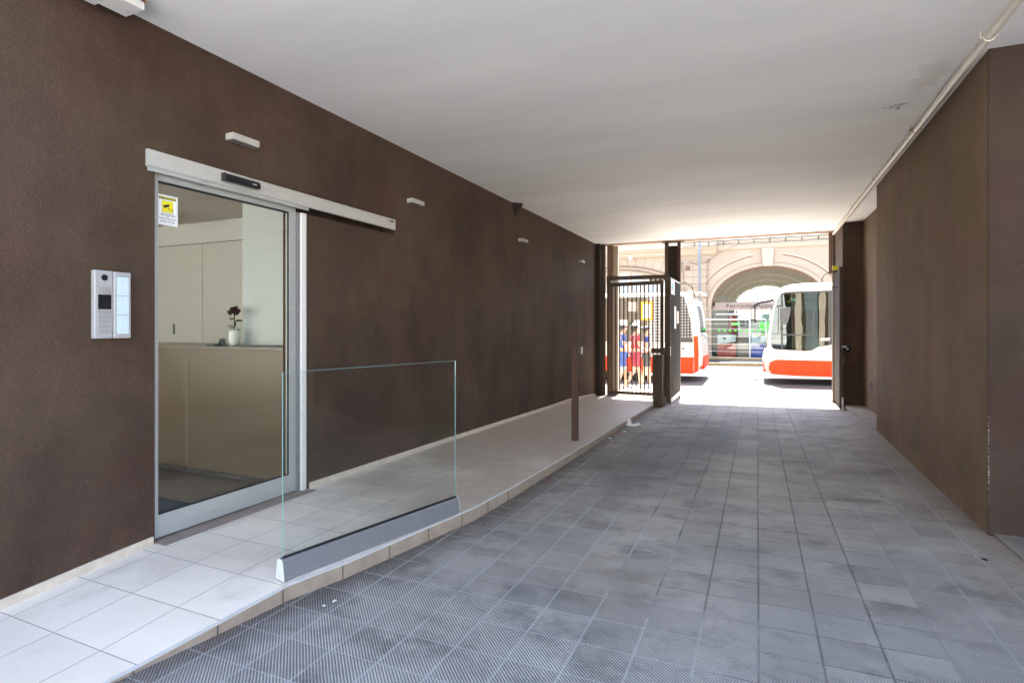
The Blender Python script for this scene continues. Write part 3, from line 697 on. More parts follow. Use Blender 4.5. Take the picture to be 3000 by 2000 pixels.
# ------------------------------------------------------------------ pipe
pi = empty('drain_pipe', (1.33, 8, 1.74), 'cream painted pipe clamped under the ceiling along the right wall', 'pipe')
PX = lambda y: interp(y, [(-.6, 1.26), (4.2, 1.285), (12.4, 1.345)])
PZ = 1.742
MB().tube([(PX(y), y, PZ + .004 * math.sin(y * 1.7)) for y in [-.6 + .55 * k for k in range(24)] if y < 12.3] + [(PX(12.33), 12.33, PZ)], .027, 16).build('pipe_run', 'pipe', pi, smooth=True)
MB().lathe((PX(12.33), 12.33, PZ), [(.031, -.05), (.031, .03), (.022, .045)], 16, 'Y').build('end_socket', 'rust', pi)
for y in (2.4, 4.25, 6.0, 7.88, 9.6, 11.2):
    c = MB(); x = PX(y)
    c.lathe((x, y, PZ), [(.0285, -.008), (.0305, -.008), (.0305, .008), (.0285, .008)], 16, 'Y')
    c.box(x - .052, x - .030, y - .008, y + .008, PZ - .003, PZ + .003); c.box(x + .030, x + .045, y - .008, y + .008, PZ - .003, PZ + .003)
    c.tube([(x - .042, y, PZ), (x - .042, y, 1.786)], .003, 6); c.build('clamp', 'rust' if y == 6.0 else 'pipe', pi)
MB().lathe((PX(6.79), 6.79, PZ), [(.0275, -.006), (.0295, -.006), (.0295, .006), (.0275, .006)], 16, 'Y').build('clamp', 'rust', pi)

# ------------------------------------------------------------------ glass railing
rl = empty('glass_railing', (-2.04, 2.76, -1.31), 'frameless clear glass railing in a grey base channel on the walkway edge', 'railing')
A0, A1 = Vector((-2.193, 2.100, -1.304)), Vector((-1.890, 3.385, -1.311))
dv = (A1 - A0); dn = Vector((dv.x, dv.y, 0)).normalized(); nx = Vector((-dn.y, dn.x, 0))   # nx points to the wall side
def chan(p, h):
    q = [(0, 0), (.078, 0), (.064, h - .012), (.054, h), (.024, h), (.014, h - .012)]
    return [tuple(p + nx * a + Vector((0, 0, z))) for a, z in q]
MB().prism(chan(A0 + dn * .004, .106), tuple(dv - dn * .008)).build('base_channel', 'alu_dark', rl, bev=.002)
e = MB(); e.prism(chan(A0 + dn * .0005, .106), tuple(dn * .0035)); e.build('end_cap', 'white_cap', rl)
e = MB(); e.prism(chan(A1 - dn * .004, .106), tuple(dn * .0035)); e.build('end_cap', 'white_cap', rl)
gs = MB(); P0 = A0 + nx * .029 + dn * .016; P1 = A1 + nx * .029 - dn * .010
def slab(mb, p0, p1, a, c, z0, z1):
    o = nx * a; q = nx * (c - a); mb.prism([tuple(p0 + o + Vector((0, 0, z0))), tuple(p1 + o + Vector((0, 0, z0))), tuple(p1 + o + Vector((0, 0, z1))), tuple(p0 + o + Vector((0, 0, z1)))], tuple(q))
slab(gs, P0, P1, 0, .019, .1065, .1135); gs.build('rubber_seal', 'gasket', rl)
gl = MB(); slab(gl, P0 + dn * .0015, P1 - dn * .0015, .005, .015, .114, 1.0555); gl.build('glass_pane', 'glass_rail', rl)
ge = MB(); slab(ge, P0, P0 + dn * .0012, .0055, .0145, .114, 1.058); slab(ge, P1 - dn * .0012, P1, .0055, .0145, .114, 1.058); slab(ge, P0, P1, .0055, .0145, 1.0565, 1.058); ge.build('polished_edge', 'glass_edge', rl)

# ------------------------------------------------------------------ post with reader
ap = empty('access_post', (-1.975, 6.33, -1.38), 'narrow rusty brown steel post with a small black card reader on the walkway edge', 'post')
ax = Vector((.96, .28, 0)).normalized()
def rbox(mb, c, hx, hy, z0, z1, a):
    ux = Vector((math.cos(a), math.sin(a), 0)); uy = Vector((-math.sin(a), math.cos(a), 0)); c = Vector(c)
    mb.prism([tuple(c + ux * sx * hx + uy * sy * hy + Vector((0, 0, z0))) for sx, sy in ((-1, -1), (1, -1), (1, 1), (-1, 1))], (0, 0, z1 - z0))
    return mb
rbox(MB(), (-1.985, 6.34, 0), .035, .035, -1.384, -.255, R(2)).build('post_tube', 'brown_rust', ap, bev=.002)
rbox(MB(), (-1.925, 6.345, 0), .022, .026, -.350, -.268, R(2)).build('card_reader', 'black', ap, bev=.003)
rbox(MB(), (-1.901, 6.345, 0), .0015, .027, -.351, -.267, R(2)).build('reader_face', 'silver', ap)

# ------------------------------------------------------------------ gates
gf = empty('gate_surround', (-2.4, 12.4, -1.6), 'brown steel posts and transom standing around the pedestrian gate', 'gate frame')
def gbox(name, *a, mat='brown', parent=gf): return box(name, mat, parent, *a, bev=.002)
box('column', 'darkb', gf, XL + .001, -3.19, 12.0, 12.24, -1.64, 1.784)
gbox('post', -3.188, -3.13, 12.22, 12.30, -1.64, 1.783)
gbox('post', -3.128, -2.99, 12.42, 12.52, -1.64, 1.780, mat='beam')
gbox('post', -2.99, -2.90, 12.50, 12.60, -1.64, 1.780, mat='cream2')
gbox('post', -1.845, -1.77, 12.38, 12.46, -1.62, 1.780)
gbox('post', -1.575, -1.515, 12.36, 12.44, -1.6, 1.780, mat='brown_rust')
box('infill_panel', 'darkb', gf, -1.769, -1.576, 12.42, 12.44, -1.6, 1.70)
gbox('transom', -3.12, -1.846, 12.39, 12.45, .995, 1.085)
gbox('cap_plate', -1.90, -1.44, 12.32, 12.48, 1.770, 1.7815)
gbox('side_rail', -3.128, -3.0, 12.35, 12.40, .93, 1.09)
pg = empty('pedestrian_gate', (-2.4, 12.37, -1.55), 'brown steel pedestrian gate of thin vertical bars with three people behind it', 'gate')
ft = MB(); ft.box(-3.115, -3.06, 12.33, 12.365, -1.56, .935, bev=.002); ft.box(-1.935, -1.865, 12.33, 12.365, -1.5, .96, bev=.002)
ft.prism([(-3.059, 12.331, .845), (-1.936, 12.331, .872), (-1.936, 12.331, .955), (-3.059, 12.331, .93)], (0, .033, 0))
ft.prism([(-3.059, 12.331, -1.56), (-1.936, 12.331, -1.56), (-1.936, 12.331, -1.49), (-3.059, 12.331, -1.49)], (0, .033, 0))
ft.box(-2.13, -1.936, 12.331, 12.364, -.63, -.52); ft.build('gate_frame', 'brown', pg)
for k in range(12):
    x = -3.005 + k * .0915
    if x > -1.95: break
    bb = MB(); z1_ = .846 + (x + 3.059) / 1.12 * .027
    bb.box(x - .013, x + .013, 12.335, 12.36, -1.49, z1_); bb.build('bar', 'brown', pg)
box('lock_box', 'black', pg, -1.90, -1.80, 12.27, 12.33, -.66, -.50, bev=.004)
box('door_closer', 'silver', pg, -3.02, -2.82, 12.27, 12.32, .93, .975, bev=.006)
box('closer_arm', 'brown', pg, -3.10, -2.75, 12.30, 12.325, .90, .915)
tag(MB().box(-2.27, -1.86, 12.9, 12.97, 1.0, 1.09).build('name_tile_strip', 'perf'), 'white and green perforated strip visible above the pedestrian gate', 'panel')
# cabinet
gc = empty('gate_cabinet', (-1.69, 10.6, -1.53), 'knee-high brown steel cabinet post standing where the walkway kerb ends', 'cabinet')
box('cabinet_body', 'brown', gc, -1.772, -1.606, 10.45, 10.80, -1.54, -.585, bev=.003)
box('cabinet_lid', 'brown', gc, -1.778, -1.600, 10.443, 10.807, -.583, -.568, bev=.002)
MB().prism([(-1.605, 10.66, -1.20), (-1.605, 10.74, -1.15), (-1.605, 10.74, -1.02), (-1.605, 10.66, -.98)], (.022, 0, 0)).build('keyhole_cover', 'black', gc)
# ribbed leaf
vg = empty('vehicle_gate', (-1.53, 11.5, -1.5), 'open vehicle gate leaf clad in ribbed dark metal with paper notices', 'gate')
MB().box(-1.585, -1.508, 10.80, 10.865, -1.49, .905, bev=.002).build('leaf_stile', 'brown', vg); MB().box(-1.575, -1.508, 12.27, 12.33, -1.50, .87, bev=.002).build('leaf_stile', 'brown', vg)
bb = MB(); bb.box(-1.585, -1.500, 10.866, 12.27, -1.50, -1.41); bb.build('bottom_rail', 'alu_grey', vg)
bb = MB(); bb.box(-1.585, -1.503, 10.866, 12.27, .855, .888); bb.build('top_rail', 'alu_grey', vg)
rb = MB(); n = 44
prof = []
for k in range(n):
    y = 10.868 + k * (1.40 / n); ww = 1.40 / n
    prof += [(-1.516, y), (-1.516, y + ww * .35), (-1.508, y + ww * .5), (-1.508, y + ww * .9)]
prof += [(-1.516, 12.268), (-1.56, 12.268), (-1.56, 10.868)]
rb.prism([(x, y, -1.409) for x, y in prof], (0, 0, 2.263)); rb.build('ribbed_panel', 'rib', vg)
box('lock_plate', 'plaque', vg, -1.508, -1.504, 10.80, 10.862, -.60, -.42)
box('hinge', 'brown', vg, -1.57, -1.52, 12.33, 12.36, .7, .8)
cb = MB(); cb.tube([(-1.50, 12.3, .86), (-1.42, 12.33, .90), (-1.28, 12.36, .80), (-1.22, 12.38, .62), (-1.27, 12.40, .48), (-1.42, 12.41, .44)], .009, 6); cb.build('cable', 'black', vg)
for (ya, yb, za, zb_, nm, lab, items) in ((10.90, 11.38, .58, .86, 'white', 'white paper notice with a blue emblem at the top of the ribbed gate leaf', 'blue'), (11.36, 11.60, -.085, .36, 'paper', 'narrow white notice with purple print halfway up the ribbed gate leaf', 'petal'), (11.70, 12.02, .02, .27, 'yel', 'small yellowed notice beside the narrow white notice', 'ink')):
    s_ = empty('notice', (-1.503, ya, za), lab, 'notice', 'paper notices on the ribbed gate leaf')
    box('notice_sheet', 'skirt' if nm == 'yel' else 'paper', s_, -1.507, -1.504, ya, yb, za, zb_)
    if nm == 'white':
        MB().lathe((-1.504, ya + .16, zb_ - .14), [(.07, 0), (.07, .002)], 16, 'X').build('emblem', 'cteal', s_); MB().prism([(-1.504, ya + .10, zb_ - .15), (-1.504, ya + .22, zb_ - .15), (-1.504, ya + .16, za + .06)], (.003, 0, 0)).build('emblem_drop', 'blue', s_)
    else:
        q = MB()
        for k in range(6): q.box(-1.504, -1.5025, ya + .05, yb - .06, za + (zb_ - za) * (k + .8) / 7, za + (zb_ - za) * (k + 1.05) / 7)
        q.build('printed_lines', items if nm != 'yel' else 'kerb', s_)
# right leaf
vr = empty('vehicle_gate', (1.33, 11.7, -1.5), 'open brown vehicle gate leaf folded against the right pilaster', 'gate')
lf = MB(); lf.box(1.306, 1.362, 11.16, 11.22, -1.47, 1.0, bev=.002); lf.build('leaf_stile', 'brown', vr); MB().box(1.335, 1.367, 12.181, 12.24, -1.47, 1.0, bev=.002).build('leaf_stile', 'brown', vr); MB().prism([(1.322, 11.221, -1.46), (1.345, 12.18, -1.46), (1.362, 12.18, -1.46), (1.355, 11.221, -1.46)], (0, 0, 2.42)).build('leaf_panel', 'darkb', vr)
box('drop_bolt', 'silver', vr, 1.340, 1.368, 11.13, 11.158, -1.49, -1.27, bev=.003)
box('bolt_rod', 'brown_rust', vr, 1.3635, 1.372, 11.19, 11.20, -1.2, -.35)
lk = empty('gate_lock', (1.38, 11.2, -.45), 'dark oval gate lock with a silver centre on the right gate leaf', 'lock')
MB().lathe((1.425, 11.17, -.425), [(.0, -.035), (.045, -.03), (.06, 0), (.045, .03), (.0, .035)], 18, 'Y').build('lock_case', 'black', lk, smooth=True)
box('lock_arm', 'silver', lk, 1.345, 1.415, 11.13, 11.16, -.40, -.375, bev=.004); box('lock_window', 'plaque', lk, 1.408, 1.442, 11.128, 11.134, -.435, -.415)
sw = empty('junction_box', (1.375, 11.25, -.65), 'small beige junction box below the gate lock', 'junction box')
box('box_body', 'skirt', sw, 1.3635, 1.3845, 11.24, 11.30, -.70, -.58, bev=.003); MB().tube([(1.374, 11.25, -.70), (1.374, 11.24, -.74), (1.368, 11.24, -.76), (1.360, 11.245, -.745)], .005, 6).build('conduit', 'skirt', sw)
ys_ = empty('gate_sensor', (1.24, 11.3, .98), 'small olive sensor box with a looped cable at the top of the right gate leaf', 'sensor')
box('sensor_box', 'yellow', ys_, 1.215, 1.298, 11.26, 11.30, .955, 1.035, bev=.003); box('sensor_foot', 'black', ys_, 1.215, 1.298, 11.26, 11.30, .93, .953)
MB().tube([(1.30, 11.28, .93), (1.18, 11.28, .935), (1.08, 11.28, .87), (1.04, 11.28, .77), (1.09, 11.28, .68), (1.18, 11.28, .64), (1.30, 11.28, .66)], .007, 6).build('cable', 'black', ys_, smooth=True)
rf = empty('gate_post', (1.37, 12.3, -1.5), 'brown steel gate post beside the right pilaster', 'gate post')
gbox('post', 1.325, 1.383, 12.26, 12.40, -1.52, 1.78, parent=rf); gbox('stop_strip', 1.270, 1.324, 12.36, 12.40, .98, 1.78, parent=rf, mat='beam')
fb = tag(box('floor_stop', 'concrete', None, 1.36, 1.50, 11.02, 11.34, -1.55, -1.43, bev=.01), 'small dusty concrete gate stop on the ground by the right gate leaf', 'gate stop')
# cable rail outside the lintel
crl = empty('cable_rail', (0, 12.8, 1.75), 'thin dark cable rail with hangers under the passage lintel outside', 'cable rail')
q = MB(); q.box(-1.5, 1.36, 12.78, 12.80, 1.795, 1.812)
for k in range(9): q.box(-1.28 + k * .30, -1.255 + k * .30, 12.77, 12.81, 1.705, 1.795)
q.build('hanger_rail', 'frame', crl)
q = MB(); q.tube([(-1.5 + .075 * k, 12.79, 1.735 - .022 * abs(math.sin((-1.5 + .075 * k + 1.265) * math.pi / .6))) for k in range(39)], .006, 5); q.build('sagging_cable', 'black', crl)
# bay socket
so_ = empty('wall_vent', (1.64, 10.3, -.98), 'small dark oblong opening low in the recess wall', 'vent')
MB().prism([(1.674, 10.42, -.94), (1.674, 10.55, -.93), (1.674, 10.57, -1.0), (1.674, 10.55, -1.06), (1.674, 10.41, -1.06)], (-.008, 0, 0)).build('vent_cover', 'blackm', so_)

# ------------------------------------------------------------------ litter
def scrap(x, y, s, mat, label, cat='litter', grp=None, name='paper_scrap', n=5, hgt=.3):
    b = MB(); z = drv(x, y) + .003; a0 = random.uniform(0, 6)
    c0 = b.bm.verts.new((x, y, z + s * hgt)); ring = []
    for k in range(n):
        a = a0 + 2 * math.pi * k / n; r = s * random.uniform(.55, 1.1)
        ring.append(b.bm.verts.new((x + r * math.cos(a), y + r * math.sin(a), z + s * random.uniform(0, hgt * .8))))
    base = b.bm.verts.new((x, y, z - .001))
    for k in range(n): b.bm.faces.new((c0, ring[k], ring[(k + 1) % n])); b.bm.faces.new((base, ring[(k + 1) % n], ring[k]))
    return tag(b.build(name, mat), label, cat, grp)
zz = drv(-1.7, 8.15)
b = MB(); b.prism([(-1.78, 8.30, zz + .004), (-1.735, 8.10, zz + .004), (-1.63, 8.05, zz + .008), (-1.55, 8.14, zz + .03), (-1.60, 8.24, zz + .035), (-1.70, 8.22, zz + .01)], (0, 0, .006))
b.prism([(-1.785, 8.36, zz + .075), (-1.745, 8.33, zz + .07), (-1.70, 8.20, zz + .012), (-1.76, 8.12, zz + .006)], (.004, .003, 0))
tag(b.build('paper_scrap', 'paper'), 'crumpled white paper lying against the walkway kerb, largest scrap', 'litter')
scrap(-1.608, 6.78, .035, 'petal', 'magenta petal lying alone on the driveway tiles', 'petal', name='petal')
scrap(-1.735, 7.50, .04, 'petal', 'magenta petal among pale scraps by the kerb', 'petal', name='petal')
scrap(-1.755, 4.79, .03, 'petal', 'purple petal at the kerb beside the glass railing end', 'petal', name='petal')
scrap(-1.67, 7.6, .04, 'paper', 'small white scrap right of the magenta petal', n=4); scrap(-1.735, 7.05, .03, 'paper', 'tiny white scrap tight against the kerb', n=4)
scrap(-1.931, 2.175, .014, 'paper', 'white pebble on the ribbed tiles below the railing base', 'pebble', name='pebble', n=6, hgt=.8)
scrap(-1.945, 2.115, .012, 'paper', 'second white pebble a hand nearer than the first below the railing', 'pebble', name='pebble', n=6, hgt=.8)
scrap(1.205, 4.044, .022, 'black', 'small curled black scrap on the floor near the right wall', n=5)
scrap(1.195, 3.66, .011, 'black', 'tiny black pebble near the right edge of the driveway', 'pebble', name='pebble')
scrap(-.075, 12.2, .03, 'black', 'dark scrap in the sunlight just outside the gate line')
b = MB()
def grit(x, y, s):
    z = drv(x, y) + twist(x, y)
    p = [b.bm.verts.new((x + s * math.cos(a) * random.uniform(.6, 1.2), y + s * math.sin(a) * random.uniform(.6, 1.2), z + .002)) for a in (0, 1.6, 3.1, 4.7)]
    t = b.bm.verts.new((x, y, z + s * .8))
    for k in range(4): b.bm.faces.new((p[k], p[(k + 1) % 4], t))
for k in range(900):
    y = 1.2 + 9.2 * random.random() ** .8; grit(kx(y) + .012 + abs(random.gauss(0, .04)), y, random.uniform(.002, .007))
for k in range(500):
    y = random.uniform(1.5, 9); x = 1.374 + (y - 4.56) * .00872 if y > 4.56 else 1.39
    grit(x - .012 - abs(random.gauss(0, .06)), y, random.uniform(.002, .006))
tag(b.build('kerb_litter', 'grit'), 'brown grit and dry debris gathered along the kerb and wall foot', 'grit', kind='stuff')
b = MB()
for k in range(260):
    if random.random() < .45: y = random.uniform(3, 10); x = kx(y) + .02 + abs(random.gauss(0, .05))
    elif random.random() < .7: y = random.uniform(2.2, 8); x = 1.36 - abs(random.gauss(0, .22))
    else: y = random.uniform(1.5, 11); x = random.uniform(-1.6, 1.3)
    grit(x, y, random.uniform(.0025, .007))
tag(b.build('pale_debris', 'dryleaf'), 'tiny pale flecks scattered over the driveway tiles', 'grit', kind='stuff')

# ------------------------------------------------------------------ station building across the street
FY = 30.5
sb = empty('station_building', (.5, FY, -1.8), 'cream station building with a large glazed arch across the street', 'building')
CX, SZ, AA, BB = .47, .94, 2.66, 1.98
def arch(x, a=AA, b_=BB): t = 1 - ((x - CX) / a) ** 2; return SZ + b_ * math.sqrt(max(0, t))
TOP = 4.35; n = 40
b = MB()
xs = [CX - AA * math.cos(math.pi * k / n) for k in range(n + 1)]
for x0, x1 in zip(xs, xs[1:]): b.prism([(x0, FY, arch(x0)), (x1, FY, arch(x1)), (x1, FY, TOP), (x0, FY, TOP)], (0, .35, 0))
b.box(-3.9, CX - AA, FY, FY + .35, -2.1, TOP); b.box(CX + AA, 14, FY, FY + .35, -2.1, TOP)
# left bay, with a lower segmental opening
LX, LR, LZ = -7.0, 6.2, -3.35
la = lambda x, r=LR: LZ + math.sqrt(max(.01, r * r - (x - LX) ** 2))
lx = [-9.6 + .13 * k * 4 for k in range(11)]
for x0, x1 in zip(lx, lx[1:]): b.prism([(x0, FY, la(x0)), (x1, FY, la(x1)), (x1, FY, 5.5), (x0, FY, 5.5)], (0, .35, 0))
b.box(lx[-1], -3.9, FY, FY + .35, -2.1, 5.5); b.box(-14, -9.6, FY, FY + .35, -2.1, 5.5); b.box(-3.9, -1.93, FY + .01, FY + .34, TOP, 5.5)
b.build('facade_wall', 'cream', sb)
# archivolt
def arcband(a0, b0, a1, b1, y0, mat, name, gap=0, m=48):
    rngs = [(0, 1)] if not gap else [(0.04, .5 - gap), (.5 + gap, .96)]
    for r0, r1 in rngs:
        q = MB()
        th = [math.pi * (1 - (r0 + (r1 - r0) * k / m)) for k in range(m + 1)]
        for t0, t1 in zip(th, th[1:]):
            q.prism([(CX + a0 * math.cos(t0), y0, SZ + b0 * math.sin(t0)), (CX + a0 * math.cos(t1), y0, SZ + b0 * math.sin(t1)), (CX + a1 * math.cos(t1), y0, SZ + b1 * math.sin(t1)), (CX + a1 * math.cos(t0), y0, SZ + b1 * math.sin(t0))], (0, FY - y0 - .001, 0), cap=True)
        q.build(name, mat, sb)
arcband(AA + .001, BB + .001, AA + .20, BB + .16, FY - .04, 'cream', 'archivolt')
arcband(AA + .20, BB + .16, AA + .225, BB + .18, FY - .03, 'crack', 'archivolt_groove')
arcband(AA + .60, BB + .56, AA + .635, BB + .60, FY - .02, 'crack', 'outer_shade_line', gap=.065)  # brown band paints the shading along the outer moulding
arcband(AA + .635, BB + .60, AA + .72, BB + .68, FY - .04, 'cream2', 'outer_moulding', gap=.065)
MB().prism([(.25, FY - .14, 2.90), (.68, FY - .14, 2.90), (.75, FY - .14, 3.79), (.19, FY - .14, 3.79)], (0, .139, 0)).build('keystone', 'cream2', sb)
q = MB()
for z0, z1, p in ((3.80, 3.86, .06), (3.86, 4.00, .10), (4.00, 4.04, .14)): q.box(-1.929, 3.36, FY - p, FY - .001, z0, z1)
q.box(3.25, 3.36, FY - .16, FY - .001, 3.78, 4.25); q.build('string_course', 'cream2', sb)
q = MB()
for z0, z1, p in ((3.62, 3.70, .14), (3.70, 3.86, .22), (3.86, 3.98, .34), (3.98, 4.16, .46), (4.16, 4.30, .40), (4.30, 4.9, .2)): q.box(-14, -1.93, FY - p, FY - .001, z0, z1)
q.build('entablature', 'cream2', sb)
q = MB(); q.box(-3.62, -2.42, FY - .12, FY - .001, -2.1, 3.30); q.box(-3.75, -2.38, FY - .2, FY - .001, 1.42, 1.52); q.box(-3.75, -2.38, FY - .18, FY - .001, 1.95, 2.03)
q.box(-4.3, -3.75, FY - .14, FY - .001, 2.9, 3.3); q.build('pilaster', 'cream', sb)
q = MB(); z = -1.5
while z < 3.3:
    q.box(-3.62, -2.42, FY - .122, FY - .119, z, z + .022); q.box(-2.419, -2.24, FY - .003, FY - .0005, z, z + .02); z += .36
q.box(-3.1, -3.085, FY - .123, FY - .119, 1.5, 3.2)
for k in range(8):
    x = -7.0 + k * .42; a = math.atan2(la(x) - LZ, x - LX); r0, r1 = LR + .38, LR + .95
    p0 = (LX + r0 * math.cos(a), LZ + r0 * math.sin(a)); p1 = (LX + r1 * math.cos(a), LZ + r1 * math.sin(a))
    q.prism([(p0[0] - .009, FY - .003, p0[1]), (p0[0] + .009, FY - .003, p0[1]), (p1[0] + .009, FY - .003, p1[1]), (p1[0] - .009, FY - .003, p1[1])], (0, .002, 0))
q.build('masonry_joints', 'crack', sb)
q = MB()
for rr, h, p, mt in ((LR + .12, .05, .05, 0), (LR + .32, .05, .08, 0)):
    for x0, x1 in zip(lx, lx[1:]): q.prism([(x0, FY - p, la(x0, rr)), (x1, FY - p, la(x1, rr)), (x1, FY - p, la(x1, rr + h)), (x0, FY - p, la(x0, rr + h))], (0, p - .001, 0))
q.build('side_arch_moulding', 'crack', sb)
th_ = [math.pi * k / 40 for k in range(41)]; q = MB()
for t0, t1 in zip(th_, th_[1:]):
    P4 = [(CX + a_ * math.cos(t), FY + .30, SZ + b_ * math.sin(t)) for a_, b_, t in ((AA - .14, BB - .12, t0), (AA - .14, BB - .12, t1), (AA + .02, BB + .02, t1), (AA + .02, BB + .02, t0))]
    q.prism(P4, (0, .06, 0))
q.build('arch_frame', 'reveal', sb)
q = MB()     # reveal (curved soffit of the arch) recessed
for x0, x1 in zip(xs, xs[1:]): q.prism([(x0, FY + .36, arch(x0)), (x1, FY + .36, arch(x1)), (x1, FY + .36, arch(x1) + .03), (x0, FY + .36, arch(x0) + .03)], (0, .4, 0))
q.box(CX - AA - .03, CX - AA, FY + .36, FY + .76, -1.9, SZ); q.box(CX + AA, CX + AA + .03, FY + .36, FY + .76, -1.9, SZ); q.build('arch_reveal', 'reveal', sb)
# shopfront: frame bars, sign band, mullions, glass
q = MB(); q.box(-2.14, 3.08, FY + .30, FY + .35, .74, 1.13); q.build('sign_band', 'signband', sb)
text('sign_lettering', 'Ferrovie Appulo Lucane', .30, (-1.50, FY + .295, .86), (1, 0, 0), (0, 0, 1), 'signink', sb, xs=1.27, depth=.004, fat=.0015)
MB().lathe((-1.28, FY + .28, .66), [(.07, -.03), (.06, .0), (.02, .04)], 12).build('dome_camera', 'black', sb)
q = MB()
for x in (-.36, 1.3): q.box(x - .035, x + .035, FY + .36, FY + .42, -1.75, .74)
q.box(-2.16, 3.1, FY + .36, FY + .42, -1.75, -1.70); q.box(-2.0, -.9, FY + .355, FY + .40, .50, .56); q.build('shopfront_mullion', 'plaque', sb)
gm = glassmat('shopfront_glass', (.86, .92, .90), 1.5, 1.0); M['shopglass'] = gm
q = MB(); pts = [(CX - AA, FY + .37, -1.75), (CX + AA, FY + .37, -1.75)] + [(x, FY + .37, arch(x)) for x in xs[::-1]]
q.prism(pts, (0, .01, 0)); q.build('shopfront_glass', 'shopglass', sb)
# hall behind the glass
q = MB(); q.box(CX - AA - .5, CX - AA - .3, FY + .76, 40, -2, 5); q.box(CX + AA + .3, CX + AA + .5, FY + .76, 40, -2, 5); q.box(CX - AA - .5, CX + AA + .5, FY + .76, 36, 3.4, 3.6)
q.box(CX - AA - .5, -1.259, 35.9, 36.1, -2, 5)
BX, BZ, BA, BB2 = .46, 1.0, 1.72, 1.25
m_ = 24; bx = [BX - BA * math.cos(math.pi * k / m_) for k in range(m_ + 1)]; bz = lambda x: BZ + BB2 * math.sqrt(max(0, 1 - ((x - BX) / BA) ** 2))
for x0, x1 in zip(bx, bx[1:]): q.prism([(x0, 35.9, bz(x0)), (x1, 35.9, bz(x1)), (x1, 35.9, 3.4), (x0, 35.9, 3.4)], (0, .2, 0))
q.box(BX + BA, CX + AA + .5, 35.9, 36.1, -2, 3.4); q.build('hall_walls', 'hall', sb)
q = MB()
for rr, dy, th in ((1.04, -.05, .09), (1.22, -.9, .06), (1.42, -1.8, .08)):
    hx = [BX - BA * rr * math.cos(math.pi * k / 32) for k in range(33)]; hz = [BZ + BB2 * rr * math.sin(math.pi * k / 32) for k in range(33)]
    q.tube([(x, 35.85 + dy, z) for x, z in zip(hx, hz)], th * .5, 6)
q.build('hall_arch_trim', 'cream2', sb)
q = MB()
for k in range(15): x = BX - BA + BA * 2 * (k + .5) / 15; q.box(x - .024, x + .024, 35.95, 35.98, -.2, bz(x))
for z in [.0, .26, .52, .78, 1.04, 1.30, 1.56, 1.82, 2.08]:
    w_ = BA if z < BZ else BA * math.sqrt(max(0, 1 - ((z - BZ) / BB2) ** 2)); th = .05 if abs(z - 1.30) < .01 else .022
    q.box(BX - w_, BX + w_, 35.95, 35.98, z - th, z + th)
q.build('grid_window', 'frame', sb)
q = MB(); q.box(CX - AA - .3, CX + AA + .3, FY + .36, 60, -1.80, -1.76); q.build('hall_floor', 'hallfloor', sb)
q = MB(); q.box(CX - AA - .29, -1.5, 33.5, 33.7, -1.75, 1.6); q.box(-1.9, -1.3, 35.0, 35.3, -1.75, 1.75); q.build('hall_column', 'frame', sb)
q = MB(); q.box(-2.0, -1.1, 34, 34.3, -1.75, .5); q.build('hall_cupboard', 'red', sb)
q = MB(); q.box(-1.3, .2, 35.0, 35.1, -1.75, .28); q.box(1.3, 3, 34.2, 34.4, -1.75, 1.0); q.build('hall_counter', 'hall2', sb)
q = MB(); q.box(-.9, -.2, 33.0, 33.4, -1.75, -.35); q.build('hall_kiosk', 'kerb', sb)
q = MB(); q.tube([(-1.05, 33, .7), (-.85, 32.7, -.6)], .06, 6); q.tube([(-.62, 33, .4), (-.55, 32.9, -.5)], .05, 6); q.build('hall_banner_pole', 'galv', sb)
q = MB(); q.box(.2, 3.0, 35.0, 35.1, -1.75, .6); q.build('hall_poster_wall', 'cteal', sb)
q = MB(); 
for k in range(9): q.lathe((-1.82 + .262 * k, FY + .352, -.32), [(.058, -.002), (.058, .002)], 12, 'Y')
q.build('glass_sticker', 'green', sb)
q = MB(); q.box(-1.18, -.84, FY + .35, FY + .36, -.05, .09); q.box(.1, .8, FY + .35, FY + .36, -.3, .12); q.build('glass_label', 'green', sb)
def machine(x0, x1, y, ztop, top, low, label, stripe=None):
    o = empty('ticket_machine', ((x0 + x1) / 2, y, -1.76), label, 'ticket machine', 'ticket machines inside the station front')
    zm = -1.0
    box('lower_casing', low, o, x0, x1, y, y + .5, -1.755, zm - .02, bev=.01)
    MB().prism([(x0, y - .02, zm - .02), (x1, y - .02, zm + .08), (x1, y - .02, ztop), (x0, y - .02, ztop)], (0, .5, 0)).build('front_panel', top, o, bev=.01)
    box('display', 'leaf', o, x0 + .28, x0 + .44, y - .03, y - .021, ztop - .25, ztop - .14)
    if stripe: MB().prism([(x0 + .05, y - .035, zm + .45), (x1, y - .035, ztop + .03), (x1, y - .035, ztop - .07), (x0 + .15, y - .035, zm + .42)], (0, .01, 0)).build('yellow_stripe', 'yellow', o)
    return o
machine(-1.95, -1.05, 31.3, -.55, 'cwhite', 'red', 'red and white ticket machine at the left behind the arch glass')
machine(-.28, .75, 31.4, -.45, 'cwhite', 'blue', 'blue and white ticket machine with a yellow stripe behind the arch glass', True)
q = MB(); q.box(-.95, -.45, 31.8, 32.2, -1.755, -.1, bev=.01)
tag(q.build('info_stand', 'kerb'), 'brown information stand between the two ticket machines', 'stand')
